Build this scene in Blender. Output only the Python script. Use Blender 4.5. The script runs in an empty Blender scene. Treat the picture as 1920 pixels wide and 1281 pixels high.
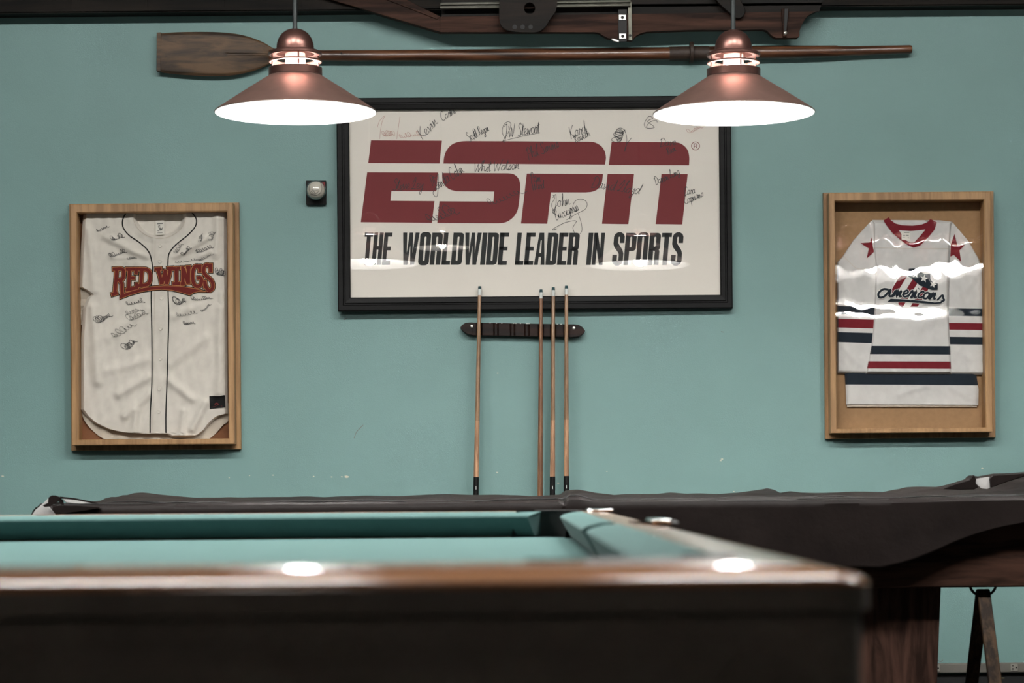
import bpy, math, random
from mathutils import Vector, Matrix
random.seed(7)
C = bpy.context.scene.collection
sc = bpy.context.scene

# ------------------------------------------------------------------ camera, world, lights, exposure
FPX = 4533.0            # focal length in pixels of the 1920 wide frame
CAMZ = 0.836            # camera height
DW = 9.07               # camera to back wall
ROLL = -0.0082
PX, PY = 960.0, 917.0   # principal point
cam_d = bpy.data.cameras.new('camera')
cam = bpy.data.objects.new('camera', cam_d); C.objects.link(cam)
cam_d.sensor_width = 36.0; cam_d.lens = FPX / 1920 * 36.0
cam_d.shift_y = (PY - 640.5) / 1920.0
cam_d.clip_start = 0.05
cam.matrix_world = Matrix.Translation((0, -DW, CAMZ)) @ Matrix.Rotation(math.pi/2, 4, 'X') @ Matrix.Rotation(ROLL, 4, 'Z')
cam_d.dof.use_dof = True; cam_d.dof.focus_distance = 8.95; cam_d.dof.aperture_fstop = 12.0
sc.camera = cam
w = bpy.data.worlds.new('world'); sc.world = w; w.use_nodes = True
w.node_tree.nodes['Background'].inputs[0].default_value = (0.55, 0.6, 0.62, 1)
w.node_tree.nodes['Background'].inputs[1].default_value = 0.02
sc.view_settings.view_transform = 'Standard'; sc.view_settings.look = 'None'
sc.view_settings.exposure = 0.0; sc.view_settings.gamma = 1.0
sc.view_settings.use_curve_mapping = False
BULB = 385.0             # emission of the pendant bulbs
TUBE = 148.0              # emission of the ceiling fixtures
sc.cycles.max_bounces = 8
sc.cycles.sample_clamp_indirect = 60.0

def P(px, py, d=0.0):
    """point seen at pixel (px, py), standing d metres in front of the back wall"""
    Z = DW - d
    xc = (px - PX) * Z / FPX; yc = (PY - py) * Z / FPX
    c, s = math.cos(ROLL), math.sin(ROLL)
    return Vector((xc*c - yc*s, -d, CAMZ + xc*s + yc*c))

# ------------------------------------------------------------------ materials
def new_mat(name):
    m = bpy.data.materials.new(name); m.use_nodes = True
    nt = m.node_tree; b = nt.nodes['Principled BSDF']
    return m, nt, b
def srgb(r, g, b):
    f = lambda c: ((c/255+0.055)/1.055)**2.4 if c > 10 else c/255/12.92
    return (f(r), f(g), f(b), 1)
def add_bump(nt, b, scale, strength, detail=4, dist=0.002, stretch=None):
    tc = nt.nodes.new('ShaderNodeTexCoord'); n = nt.nodes.new('ShaderNodeTexNoise')
    n.inputs['Scale'].default_value = scale; n.inputs['Detail'].default_value = detail
    v = tc.outputs['Object']
    if stretch:
        mp = nt.nodes.new('ShaderNodeMapping'); mp.inputs['Scale'].default_value = stretch
        nt.links.new(v, mp.inputs['Vector']); v = mp.outputs['Vector']
    nt.links.new(v, n.inputs['Vector'])
    bp = nt.nodes.new('ShaderNodeBump'); bp.inputs['Strength'].default_value = strength; bp.inputs['Distance'].default_value = dist
    nt.links.new(n.outputs['Fac'], bp.inputs['Height']); nt.links.new(bp.outputs['Normal'], b.inputs['Normal'])
    return n
def mat(name, col, rough=0.5, metal=0.0, bump=None, var=0.0, vscale=8, spec=None, emit=None, sheen=0, coat=0):
    m, nt, b = new_mat(name)
    b.inputs['Roughness'].default_value = rough; b.inputs['Metallic'].default_value = metal
    b.inputs['Base Color'].default_value = col
    if spec is not None: b.inputs['Specular IOR Level'].default_value = spec
    if sheen: b.inputs['Sheen Weight'].default_value = sheen
    if coat: b.inputs['Coat Weight'].default_value = coat; b.inputs['Coat Roughness'].default_value = 0.08
    if emit: b.inputs['Emission Color'].default_value = emit[0]; b.inputs['Emission Strength'].default_value = emit[1]
    if bump: add_bump(nt, b, *bump)
    if var:
        tc = nt.nodes.new('ShaderNodeTexCoord'); n = nt.nodes.new('ShaderNodeTexNoise')
        n.inputs['Scale'].default_value = vscale; n.inputs['Detail'].default_value = 6
        r = nt.nodes.new('ShaderNodeValToRGB')
        r.color_ramp.elements[0].position = 0.3; r.color_ramp.elements[1].position = 0.7
        r.color_ramp.elements[0].color = tuple(c*(1-var) for c in col[:3]) + (1,)
        r.color_ramp.elements[1].color = tuple(min(1, c*(1+var)) for c in col[:3]) + (1,)
        nt.links.new(tc.outputs['Object'], n.inputs['Vector']); nt.links.new(n.outputs['Fac'], r.inputs['Fac'])
        nt.links.new(r.outputs['Color'], b.inputs['Base Color'])
    return m
def wood(name, c1, c2, axis='X', scale=14, rough=0.45, coat=0.0, stretch=14, bump=0.25, spec=0.5):
    m, nt, b = new_mat(name)
    tc = nt.nodes.new('ShaderNodeTexCoord'); mp = nt.nodes.new('ShaderNodeMapping')
    s = {'X': (1/stretch, 1, 1), 'Y': (1, 1/stretch, 1), 'Z': (1, 1, 1/stretch)}[axis]
    mp.inputs['Scale'].default_value = s
    n = nt.nodes.new('ShaderNodeTexNoise'); n.inputs['Scale'].default_value = scale*5; n.inputs['Detail'].default_value = 8
    n.inputs['Roughness'].default_value = 0.6; n.inputs['Distortion'].default_value = 0.6
    n2 = nt.nodes.new('ShaderNodeTexNoise'); n2.inputs['Scale'].default_value = scale; n2.inputs['Detail'].default_value = 3
    n2.inputs['Distortion'].default_value = 2.0
    mx = nt.nodes.new('ShaderNodeMath'); mx.operation = 'ADD'
    r = nt.nodes.new('ShaderNodeValToRGB'); r.color_ramp.elements[0].position = 0.72; r.color_ramp.elements[1].position = 1.25 if False else 1.0
    mu = nt.nodes.new('ShaderNodeMath'); mu.operation = 'MULTIPLY'; mu.inputs[1].default_value = 0.85
    r.color_ramp.elements[0].color = c1; r.color_ramp.elements[1].color = c2
    nt.links.new(tc.outputs['Object'], mp.inputs['Vector'])
    for q in (n, n2): nt.links.new(mp.outputs['Vector'], q.inputs['Vector'])
    nt.links.new(n.outputs['Fac'], mx.inputs[0]); nt.links.new(n2.outputs['Fac'], mx.inputs[1])
    nt.links.new(mx.outputs[0], mu.inputs[0]); nt.links.new(mu.outputs[0], r.inputs['Fac'])
    nt.links.new(r.outputs['Color'], b.inputs['Base Color'])
    bp = nt.nodes.new('ShaderNodeBump'); bp.inputs['Strength'].default_value = bump; bp.inputs['Distance'].default_value = 0.0006
    nt.links.new(n.outputs['Fac'], bp.inputs['Height']); nt.links.new(bp.outputs['Normal'], b.inputs['Normal'])
    b.inputs['Roughness'].default_value = rough; b.inputs['Specular IOR Level'].default_value = spec
    if coat: b.inputs['Coat Weight'].default_value = coat; b.inputs['Coat Roughness'].default_value = 0.1
    return m
def glass(name, rough=0.0, wave=None, boost=1.0, tint=(1, 1, 1, 1)):
    m = bpy.data.materials.new(name); m.use_nodes = True; nt = m.node_tree
    nt.nodes.clear()
    o = nt.nodes.new('ShaderNodeOutputMaterial'); mx = nt.nodes.new('ShaderNodeMixShader')
    t = nt.nodes.new('ShaderNodeBsdfTransparent'); t.inputs[0].default_value = tint
    g = nt.nodes.new('ShaderNodeBsdfGlossy'); g.inputs['Roughness'].default_value = rough
    geo = nt.nodes.new('ShaderNodeNewGeometry'); dt = nt.nodes.new('ShaderNodeVectorMath'); dt.operation = 'DOT_PRODUCT'
    nt.links.new(geo.outputs['Incoming'], dt.inputs[0]); nt.links.new(geo.outputs['True Normal'], dt.inputs[1])
    def mth(op, a, b=None):
        q = nt.nodes.new('ShaderNodeMath'); q.operation = op; nt.links.new(a, q.inputs[0])
        if b is not None: q.inputs[1].default_value = b
        return q.outputs[0]
    ab = mth('ABSOLUTE', dt.outputs['Value']); om = mth('MULTIPLY_ADD', ab, -1.0); om.node.inputs[2].default_value = 1.0
    pw = mth('POWER', om, 5.0); fr_ = mth('MULTIPLY_ADD', pw, 0.9); fr_.node.inputs[2].default_value = 0.06*boost
    nt.links.new(fr_, mx.inputs[0])
    nt.links.new(t.outputs[0], mx.inputs[1]); nt.links.new(g.outputs[0], mx.inputs[2]); nt.links.new(mx.outputs[0], o.inputs[0])
    if wave:
        tc = nt.nodes.new('ShaderNodeTexCoord'); mp = nt.nodes.new('ShaderNodeMapping'); mp.inputs['Scale'].default_value = wave[2]
        n = nt.nodes.new('ShaderNodeTexNoise'); n.inputs['Scale'].default_value = wave[0]; n.inputs['Detail'].default_value = 2.5
        bp = nt.nodes.new('ShaderNodeBump'); bp.inputs['Strength'].default_value = 1.0; bp.inputs['Distance'].default_value = wave[1]
        nt.links.new(tc.outputs['Object'], mp.inputs['Vector']); nt.links.new(mp.outputs['Vector'], n.inputs['Vector'])
        nt.links.new(n.outputs['Fac'], bp.inputs['Height']); nt.links.new(bp.outputs['Normal'], g.inputs['Normal'])
    return m
def fabric(name, col, rough=0.85, weave=500, strength=0.3, var=0.06):
    return mat(name, col, rough, 0, (weave, strength, 2, 0.001), var, 25, spec=0.2, sheen=0.2)

M = {}
M['wall'] = mat('teal_paint', srgb(110, 143, 140), 0.55, 0, (260, 0.35, 3, 0.0015), 0.035, 3)
M['floor'] = mat('dark_carpet', (0.02, 0.018, 0.017, 1), 0.95, 0, (300, 0.6, 3, 0.003), 0.3, 90)
M['ceiling'] = mat('dark_ceiling', (0.15, 0.15, 0.145, 1), 0.9, 0, (40, 0.3), 0.2, 6)
M['dark_wall'] = mat('dark_side_paint', (0.045, 0.06, 0.058, 1), 0.8, 0, (200, 0.2), 0.1, 3)
M['soffit'] = wood('dark_panel_wood', (0.004, 0.0035, 0.003, 1), (0.016, 0.012, 0.009, 1), 'X', 6, 0.75, stretch=10, spec=0.2)
M['black_rubber'] = mat('black_vinyl_base', (0.008, 0.008, 0.008, 1), 0.5, 0, (60, 0.1), 0.1)
M['raceway'] = mat('grey_raceway', (0.16, 0.15, 0.13, 1), 0.45, 0.3, (90, 0.1), 0.08)
M['outlet'] = mat('ivory_outlet', (0.24, 0.23, 0.20, 1), 0.4, 0, (90, 0.05), 0.04)
M['black'] = mat('black_plastic', (0.006, 0.006, 0.006, 1), 0.5, 0, (80, 0.05), 0.1, spec=0.15)
M['frame_black'] = wood('black_lacquered_frame', (0.004, 0.004, 0.004, 1), (0.007, 0.007, 0.007, 1), 'X', 10, 0.5, spec=0.15)
M['poster'] = mat('cream_paper', srgb(220, 214, 204), 0.8, 0, (40, 0.02), 0.015, 4)
M['red_ink'] = mat('dark_red_ink', srgb(112, 30, 34), 0.7, 0, (60, 0.02), 0.04, 8)
M['black_ink'] = mat('black_ink', (0.008, 0.009, 0.009, 1), 0.7, 0, (60, 0.02), 0.05)
M['pen'] = mat('marker_pen_black', (0.02, 0.02, 0.022, 1), 0.6, 0, (90, 0.02), 0.2, 60)
M['faint_pen'] = mat('faded_brown_pen', srgb(186, 150, 140), 0.7, 0, (90, 0.02), 0.05, 60)
M['grey_pen'] = mat('faded_grey_pen', srgb(105, 104, 100), 0.7, 0, (90, 0.02), 0.1, 60)
M['glass'] = glass('picture_glass', 0.0, None, 1.0)
M['acrylic'] = glass('flat_acrylic', 0.02, (5.0, 0.0012, (1, 1, 1)), 1.0)
M['wavy'] = glass('wavy_acrylic', 0.01, None, 0.75)
M['oak'] = wood('light_oak_frame', srgb(136, 102, 66), srgb(168, 130, 88), 'Z', 12, 0.5)
M['oak_x'] = wood('light_oak_frame_rail', srgb(150, 108, 66), srgb(186, 142, 92), 'X', 12, 0.5)
M['cork'] = mat('tan_backing_board', srgb(146, 114, 80), 0.9, 0, (400, 0.3, 3, 0.001), 0.08, 60)
M['brown_board'] = mat('brown_backing_board', srgb(120, 78, 50), 0.9, 0, (300, 0.2), 0.1, 40)
M['jersey'] = fabric('cream_knit', srgb(206, 200, 190))
M['jersey_in'] = fabric('cream_knit_inside', srgb(190, 180, 165))
M['hockey'] = fabric('grey_white_mesh', srgb(196, 194, 190), 0.85, 900, 0.5)
M['navy'] = fabric('navy_knit', (0.010, 0.016, 0.024, 1))
M['maroon'] = fabric('maroon_knit', srgb(110, 26, 36))
M['patch_red'] = fabric('dark_red_twill', srgb(104, 34, 30))
M['patch_tan'] = fabric('tan_stitching', srgb(176, 120, 76))
M['patch_black'] = fabric('black_twill', (0.008, 0.008, 0.008, 1))
M['white_print'] = fabric('white_twill', srgb(214, 212, 206))
M['label'] = mat('white_label', srgb(214, 210, 200), 0.8, 0, (90, 0.1), 0.03)
M['button'] = mat('pearl_button', srgb(206, 200, 188), 0.3, 0, (90, 0.05), 0.03)
M['copper'] = mat('brushed_copper', (0.28, 0.17, 0.14, 1), 0.5, 0.85, (60, 0.08, 3, 0.001, ), 0.1, 20)
M['copper_dark'] = mat('dark_copper', (0.17, 0.085, 0.07, 1), 0.33, 0.85, (60, 0.08), 0.15, 20)
M['enamel'] = mat('white_enamel', (0.9, 0.9, 0.88, 1), 0.4, 0, (60, 0.02), 0.02)
M['bulb'] = mat('lit_bulb', (1, 1, 1, 1), 0.3, 0, None, 0, emit=((1.0, 0.975, 0.95, 1), BULB))
M['tube'] = mat('lit_diffuser', (1, 1, 1, 1), 0.5, 0, None, 0, emit=((1.0, 0.985, 0.95, 1), TUBE))
M['wire'] = mat('steel_wire', (0.35, 0.33, 0.32, 1), 0.35, 1.0, (90, 0.05), 0.1)
M['rod'] = mat('grey_steel_rod', (0.045, 0.05, 0.05, 1), 0.4, 0.7, (90, 0.05), 0.1)
M['oar'] = wood('old_varnished_oar', (0.035, 0.014, 0.007, 1), (0.16, 0.065, 0.03, 1), 'X', 10, 0.35, 0.3)
M['oar_blade'] = wood('worn_oar_blade', (0.028, 0.015, 0.007, 1), (0.12, 0.066, 0.030, 1), 'X', 9, 0.6, stretch=6)
M['leather'] = mat('old_leather', (0.035, 0.02, 0.013, 1), 0.6, 0, (90, 0.4), 0.3, 40)
M['rig_wood'] = wood('dark_mahogany', (0.018, 0.008, 0.005, 1), (0.075, 0.034, 0.022, 1), 'X', 8, 0.6, 0.0, spec=0.12)
M['rig_dark'] = wood('dark_old_wood', (0.004, 0.003, 0.002, 1), (0.015, 0.009, 0.006, 1), 'X', 8, 0.6, spec=0.2)
M['alu'] = mat('dull_aluminium', (0.13, 0.128, 0.105, 1), 0.45, 0.8, (90, 0.1), 0.15, 30)
M['nickel'] = mat('nickel_plate', (0.75, 0.73, 0.66, 1), 0.3, 0.8, (90, 0.05), 0.1, 30)
M['cue_wood'] = wood('maple_cue', srgb(114, 88, 64), srgb(158, 124, 94), 'Z', 30, 0.35, 0.3)
M['cue_pale'] = wood('pale_maple_cue', srgb(140, 104, 78), srgb(190, 146, 112), 'Z', 30, 0.35, 0.3)
M['cue_brown'] = wood('brown_cue', srgb(96, 66, 46), srgb(140, 98, 68), 'Z', 30, 0.35, 0.3)
M['ferrule'] = mat('white_ferrule', srgb(200, 204, 200), 0.35, 0, (90, 0.03), 0.05)
M['chalk'] = mat('blue_chalked_tip', srgb(40, 68, 72), 0.9, 0, (200, 0.2), 0.2, 90)
M['rack_wood'] = wood('dark_walnut_rack', (0.008, 0.004, 0.003, 1), (0.026, 0.011, 0.007, 1), 'X', 10, 0.5, 0.0, spec=0.2)
M['felt'] = mat('teal_felt', srgb(80, 108, 106), 0.95, 0, (700, 0.3, 2, 0.0006), 0.04, 30, spec=0.1, sheen=0.1)
M['rail_brown'] = wood('polished_brown_rail', (0.19, 0.080, 0.036, 1), (0.46, 0.22, 0.105, 1), 'X', 6, 0.13, 0.0, bump=0.01, spec=0.35)
M['cabinet'] = wood('dark_brown_cabinet', (0.13, 0.108, 0.09, 1), (0.19, 0.155, 0.13, 1), 'X', 6, 0.7, spec=0.15)
M['walnut'] = wood('walnut_apron', (0.012, 0.006, 0.004, 1), (0.046, 0.022, 0.015, 1), 'X', 8, 0.6, stretch=9, spec=0.08)
M['walnut_z'] = wood('walnut_leg', (0.014, 0.007, 0.005, 1), (0.056, 0.028, 0.020, 1), 'Z', 8, 0.6, stretch=7, spec=0.08)
M['pocket'] = mat('black_pocket', (0.006, 0.006, 0.006, 1), 0.6, 0, (90, 0.2), 0.1)
M['chrome'] = mat('polished_casting', (0.7, 0.72, 0.72, 1), 0.12, 1.0, (60, 0.03), 0.04)
M['vinyl'] = mat('brown_vinyl_cover', (0.0105, 0.0075, 0.0068, 1), 0.5, 0, (9, 0.5, 5, 0.012), 0.2, 12, spec=0.10)
M['lining'] = mat('white_cover_lining', (0.42, 0.41, 0.40, 1), 0.55, 0, (120, 0.3), 0.1, 20)
M['rack_tri'] = wood('triangle_rack_wood', (0.010, 0.006, 0.004, 1), (0.040, 0.023, 0.012, 1), 'Z', 14, 0.6, spec=0.08)
M['brass'] = mat('thin_brass_band', (0.6, 0.45, 0.2, 1), 0.3, 1.0, (60, 0.05), 0.1)
M['red_stitch'] = mat('red_stitching', srgb(120, 30, 30), 0.7, 0, (90, 0.1), 0.1)
M['leather_white'] = mat('white_ball_leather', srgb(206, 200, 186), 0.5, 0, (90, 0.1), 0.06, 30)
M['clear'] = glass('clear_ball_cube', 0.03, None, 1.8)
M['chip'] = mat('bare_plaster', srgb(196, 190, 172), 0.9, 0, (90, 0.2), 0.1)

# ------------------------------------------------------------------ mesh builder
WORLD = {}
class MB:
    def __init__(s): s.v = []; s.f = []; s.m = []
    def add(s, vs, fs, mi=0):
        o = len(s.v); s.v += [tuple(v) for v in vs]; s.f += [tuple(i+o for i in f) for f in fs]; s.m += [mi]*len(fs); return s
    def box(s, a, b, mi=0):
        x0, y0, z0 = a; x1, y1, z1 = b
        vs = [(x0,y0,z0),(x1,y0,z0),(x1,y1,z0),(x0,y1,z0),(x0,y0,z1),(x1,y0,z1),(x1,y1,z1),(x0,y1,z1)]
        return s.add(vs, [(0,3,2,1),(4,5,6,7),(0,1,5,4),(1,2,6,5),(2,3,7,6),(3,0,4,7)], mi)
    def lathe(s, prof, c=(0,0,0), seg=48, axis='Z', mi=0, cap=False, ang=(0, 2*math.pi)):
        vs = []; full = abs(ang[1]-ang[0]-2*math.pi) < 1e-6; n = seg if full else seg+1
        for r, h in prof:
            for k in range(n):
                a = ang[0] + (ang[1]-ang[0])*k/seg
                p, q = r*math.cos(a), r*math.sin(a)
                v = {'Z': (p, q, h), 'X': (h, p, q), 'Y': (q, h, p)}[axis]
                vs.append((v[0]+c[0], v[1]+c[1], v[2]+c[2]))
        fs = []
        for i in range(len(prof)-1):
            for k in range(seg):
                k2 = (k+1) % n
                fs.append((i*n+k, i*n+k2, (i+1)*n+k2, (i+1)*n+k))
        if cap and full:
            fs.append(tuple(range(n-1, -1, -1))); fs.append(tuple((len(prof)-1)*n+k for k in range(n)))
        return s.add(vs, fs, mi)
    def tube(s, pts, r, seg=10, mi=0, cap=True):
        pts = [Vector(p) for p in pts]; n = len(pts); vs = []; up = None
        rr = r if isinstance(r, (list, tuple)) else [r]*n
        for i, p in enumerate(pts):
            t = (pts[min(i+1, n-1)] - pts[max(i-1, 0)]).normalized()
            if up is None:
                up = t.orthogonal().normalized()
            up = (up - t*up.dot(t)).normalized(); b = t.cross(up)
            for k in range(seg):
                a = 2*math.pi*k/seg
                vs.append(p + (up*math.cos(a) + b*math.sin(a))*rr[i])
        fs = [(i*seg+k, i*seg+(k+1)%seg, (i+1)*seg+(k+1)%seg, (i+1)*seg+k) for i in range(n-1) for k in range(seg)]
        if cap: fs += [tuple(range(seg-1, -1, -1)), tuple((n-1)*seg+k for k in range(seg))]
        return s.add(vs, fs, mi)
    def prism(s, front, back, mi=0):
        n = len(front); vs = list(front) + list(back)
        fs = [tuple(range(n)), tuple(range(2*n-1, n-1, -1))] + [(i, i+n, (i+1)%n+n, (i+1)%n) for i in range(n)]
        return s.add(vs, fs, mi)
    def pprism(s, poly, d0, d1, mi=0):
        """outline in photo pixels standing between depths d0 (rear) and d1 (front) off the wall"""
        ctr = 0.5*(d0+d1)
        F = [P(x, y, ctr) for x, y in poly]
        return s.prism([(v.x, -d1, v.z) for v in F], [(v.x, -d0, v.z) for v in F], mi)
    def grid(s, fn, nu, nv, mi=0, mfn=None):
        vs = [fn(i/nu, j/nv) for j in range(nv+1) for i in range(nu+1)]
        o = len(s.v); s.v += [tuple(v) for v in vs]
        for j in range(nv):
            for i in range(nu):
                a = j*(nu+1)+i
                s.f.append((o+a, o+a+1, o+a+nu+2, o+a+nu+1)); s.m.append(mfn((i+.5)/nu, (j+.5)/nv) if mfn else mi)
        return s
    def strip(s, pts, width, S, off=0.0, mi=0, closed=False):
        """ribbon of given pixel width along pixel points laid on surface S(px,py,off)"""
        n = len(pts)
        if n < 2: return s
        vs = []
        for i in range(n):
            if closed: a, b = pts[(i-1) % n], pts[(i+1) % n]
            else: a, b = pts[max(i-1, 0)], pts[min(i+1, n-1)]
            dx, dy = b[0]-a[0], b[1]-a[1]; L = math.hypot(dx, dy) or 1
            nx, ny = -dy/L*width/2, dx/L*width/2
            if 0 < i < n-1 or closed:
                p, q = pts[i-1], pts[(i+1) % n]
                d1 = (pts[i][0]-p[0], pts[i][1]-p[1]); l1 = math.hypot(*d1) or 1
                c = abs((d1[0]*dx + d1[1]*dy)/(l1*L)); k = 1/max(c, 0.6); nx *= k; ny *= k
            vs.append(S(pts[i][0]+nx, pts[i][1]+ny, off)); vs.append(S(pts[i][0]-nx, pts[i][1]-ny, off))
        m = n if closed else n-1
        fs = [(2*i, 2*i+1, (2*i+3) % (2*n), (2*i+2) % (2*n)) for i in range(m)]
        return s.add(vs, fs, mi)
    def fill(s, poly, S, off=0.0, mi=0, row=4.0, col=8.0):
        ys = sorted(set(round(p[1], 4) for p in poly)); lv = []
        for a, b in zip(ys, ys[1:]):
            k = max(1, int(math.ceil((b-a)/row))); lv += [a+(b-a)*i/k for i in range(k)]
        lv.append(ys[-1]); n = len(poly)
        for a, b in zip(lv, lv[1:]):
            if b-a < 1e-5: continue
            mid = (a+b)/2; xs = []
            for i in range(n):
                p, q = poly[i], poly[(i+1) % n]
                if (p[1] <= mid) != (q[1] <= mid):
                    f = lambda y: p[0]+(q[0]-p[0])*(y-p[1])/(q[1]-p[1])
                    xs.append((f(mid), f(a), f(b)))
            xs.sort()
            for L, R in zip(xs[::2], xs[1::2]):
                k = max(1, int(math.ceil((R[0]-L[0])/col)))
                vs = [S(L[1]+(R[1]-L[1])*i/k, a, off) for i in range(k+1)] + [S(L[2]+(R[2]-L[2])*i/k, b, off) for i in range(k+1)]
                s.add(vs, [(i, i+1, i+k+2, i+k+1) for i in range(k)], mi)
        return s
    def build(s, name, mats, parent=None, smooth=True, bevel=0, solid=0, org=None):
        mats = mats if isinstance(mats, (list, tuple)) else [mats]
        if org is None:
            if parent is not None: org = WORLD[parent]
            else:
                xs = [v[0] for v in s.v]; ys = [v[1] for v in s.v]; zs = [v[2] for v in s.v]
                org = Vector(((min(xs)+max(xs))/2, (min(ys)+max(ys))/2, min(zs)))
        me = bpy.data.meshes.new(name)
        me.from_pydata([(v[0]-org[0], v[1]-org[1], v[2]-org[2]) for v in s.v], [], s.f)
        for q in mats: me.materials.append(q)
        for p, mi in zip(me.polygons, s.m): p.material_index = mi
        me.update()
        if smooth: me.shade_smooth(); me.set_sharp_from_angle(angle=math.radians(38))
        o = bpy.data.objects.new(name, me); C.objects.link(o)
        if parent is not None: o.parent = parent; o.location = Vector(org) - WORLD[parent]
        else: o.location = org
        WORLD[o] = Vector(org)
        if solid:
            md = o.modifiers.new('solid', 'SOLIDIFY'); md.thickness = solid; md.offset = 0
        if bevel:
            md = o.modifiers.new('bevel', 'BEVEL'); md.width = bevel; md.segments = 2; md.limit_method = 'ANGLE'; md.angle_limit = math.radians(40)
        return o
def tag(o, label=None, cat=None, group=None, kind=None):
    if label: o['label'] = label
    if cat: o['category'] = cat
    if group: o['group'] = group
    if kind: o['kind'] = kind
    return o
def thing(name, loc, label, cat, group=None):
    o = bpy.data.objects.new(name, None); C.objects.link(o); o.location = loc; o.empty_display_size = 0.1
    WORLD[o] = Vector(loc)
    return tag(o, label, cat, group)
def copy_tree(o, parent=None):
    c = o.copy(); C.objects.link(c)
    if parent is not None: c.parent = parent
    for ch in list(o.children): copy_tree(ch, c)
    return c
def smooth_pts(pts, k=5, closed=False):
    n = len(pts); out = []
    if n < 3: return pts
    rng = range(n) if closed else range(n-1)
    for i in rng:
        p0 = pts[(i-1) % n] if closed or i > 0 else pts[0]; p1 = pts[i]; p2 = pts[(i+1) % n]
        p3 = pts[(i+2) % n] if closed or i+2 < n else pts[-1]
        for j in range(k):
            t = j/k
            out.append(tuple(0.5*((2*p1[a]) + (-p0[a]+p2[a])*t + (2*p0[a]-5*p1[a]+4*p2[a]-p3[a])*t*t + (-p0[a]+3*p1[a]-3*p2[a]+p3[a])*t**3) for a in (0, 1)))
    if not closed: out.append(pts[-1])
    return out
def interp(tab, x):
    if x <= tab[0][0]: return tab[0][1]
    for a, b in zip(tab, tab[1:]):
        if x <= b[0]: return a[1] + (b[1]-a[1])*(x-a[0])/(b[0]-a[0])
    return tab[-1][1]
def hsh(x, y=0):
    return (math.sin(x*12.9898+y*78.233)*43758.5453) % 1.0

# ------------------------------------------------------------------ the room
def struct(name, mb, m, parent=None, **k):
    o = mb.build(name, m, parent, **k)
    if parent is None: o['kind'] = 'structure'
    return o
RX, RY, RH = 4.2, -14.0, 4.2
wall = struct('wall_back', MB().box((-RX, 0, 0), (RX, 0.12, RH)), M['wall'])
struct('wall_left', MB().box((-RX-.12, RY, 0), (-RX, 0.12, RH)), M['dark_wall'])
struct('wall_right', MB().box((RX, RY, 0), (RX+.12, 0.12, RH)), M['dark_wall'])
struct('wall_front', MB().box((-RX, RY-.12, 0), (RX, RY, RH)), M['dark_wall'])
struct('floor', MB().box((-RX, RY, -0.1), (RX, 0.12, 0)), M['floor'])
struct('ceiling', MB().box((-RX, RY, RH), (RX, 0.12, RH+.1)), M['ceiling'])
# dark panelled soffit along the top of the back wall
SZ = P(960, 17.5, 0.08).z
so = MB().box((-RX, -0.08, SZ), (RX, 0, RH))
soff = struct('trim_1', so, M['soffit'])
sb = MB().box((-RX, -0.087, SZ+.004), (RX, -0.08, SZ+.014))
x = -RX
while x < RX: sb.box((x, -0.084, SZ+.014), (x+0.010, -0.08, RH)); x += 0.285
struct('panel_moulding', sb, M['soffit'], soff)
bb = MB().box((-RX, -0.012, 0), (RX, 0, 0.128))
struct('baseboard_back', bb, M['black_rubber'], bevel=0.003)
# paint chips on the wall
cb = MB()
for (px, py, r) in [(650, 894, 4.5), (641, 894, 2), (5, 893, 2.5), (622, 894.5, 2), (588, 893.5, 1.6), (512, 891, 1.8), (468, 892, 1.5), (932, 886, 2), (1047, 906, 2.2), (933, 700, 1.6), (1354, 861, 2.6), (1351, 864, 1.8), (1376, 922, 1.6), (1842, 878, 2.4), (1138, 884, 1.4), (430, 896, 1.3), (1860, 1235, 1.6), (925, 930, 1.3)]:
    poly = [(px + r*math.cos(a)*(0.7+0.6*hsh(px, a)), py + 0.5*r*math.sin(a)*(0.7+0.6*hsh(py, a))) for a in [k*math.pi/4 for k in range(8)]]
    v = [P(a, b, 0.0004) for a, b in poly]; cb.add(v, [tuple(range(8))])
struct('paint_chip', cb, M['chip'], wall, smooth=False)['kind'] = 'stuff'
cb = MB()
for pts in ([(664, 822), (668, 811), (675, 803), (681, 797)], [(1757, 1237), (1763, 1241), (1768, 1238)], [(1352, 622), (1357, 623)], [(645, 600), (650, 597)]):
    cb.strip(smooth_pts(pts, 4), 1.2, lambda a, b, o: P(a, b, 0.0005))
struct('scuff_mark', cb, M['grey_pen'], wall, smooth=False)['kind'] = 'stuff'

# grey metal raceway with outlets above the black base
rw = thing('outlet_raceway', (0, -0.02, 0.135), 'long grey metal raceway with power outlets above the black wall base', 'power strip')
MB().box((-RX+.02, -0.034, 0.134), (RX-.02, 0, 0.170)).build('channel', M['raceway'], rw, bevel=0.003)
for k in range(-1, 6):
    X = P(1828, 1250, 0.03).x + (k-1)*0.1455
    o = MB().box((X-.013, -0.0375, 0.140), (X+.013, -0.034, 0.166)).build('outlet', M['outlet'], rw, bevel=0.001)
    s = MB()
    for zz in (0.1475, 0.1585):
        s.box((X-.009, -0.0382, zz-.003), (X-.002, -0.0375, zz-.001)); s.box((X-.009, -0.0382, zz+.001), (X-.002, -0.0375, zz+.003))
    s.lathe([(0, -0.0384), (0.003, -0.0382), (0.003, -0.0375)], (X+.007, 0, 0.153), 10, 'Y')
    s.build('socket_slot', M['black'], o, smooth=False)

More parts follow.
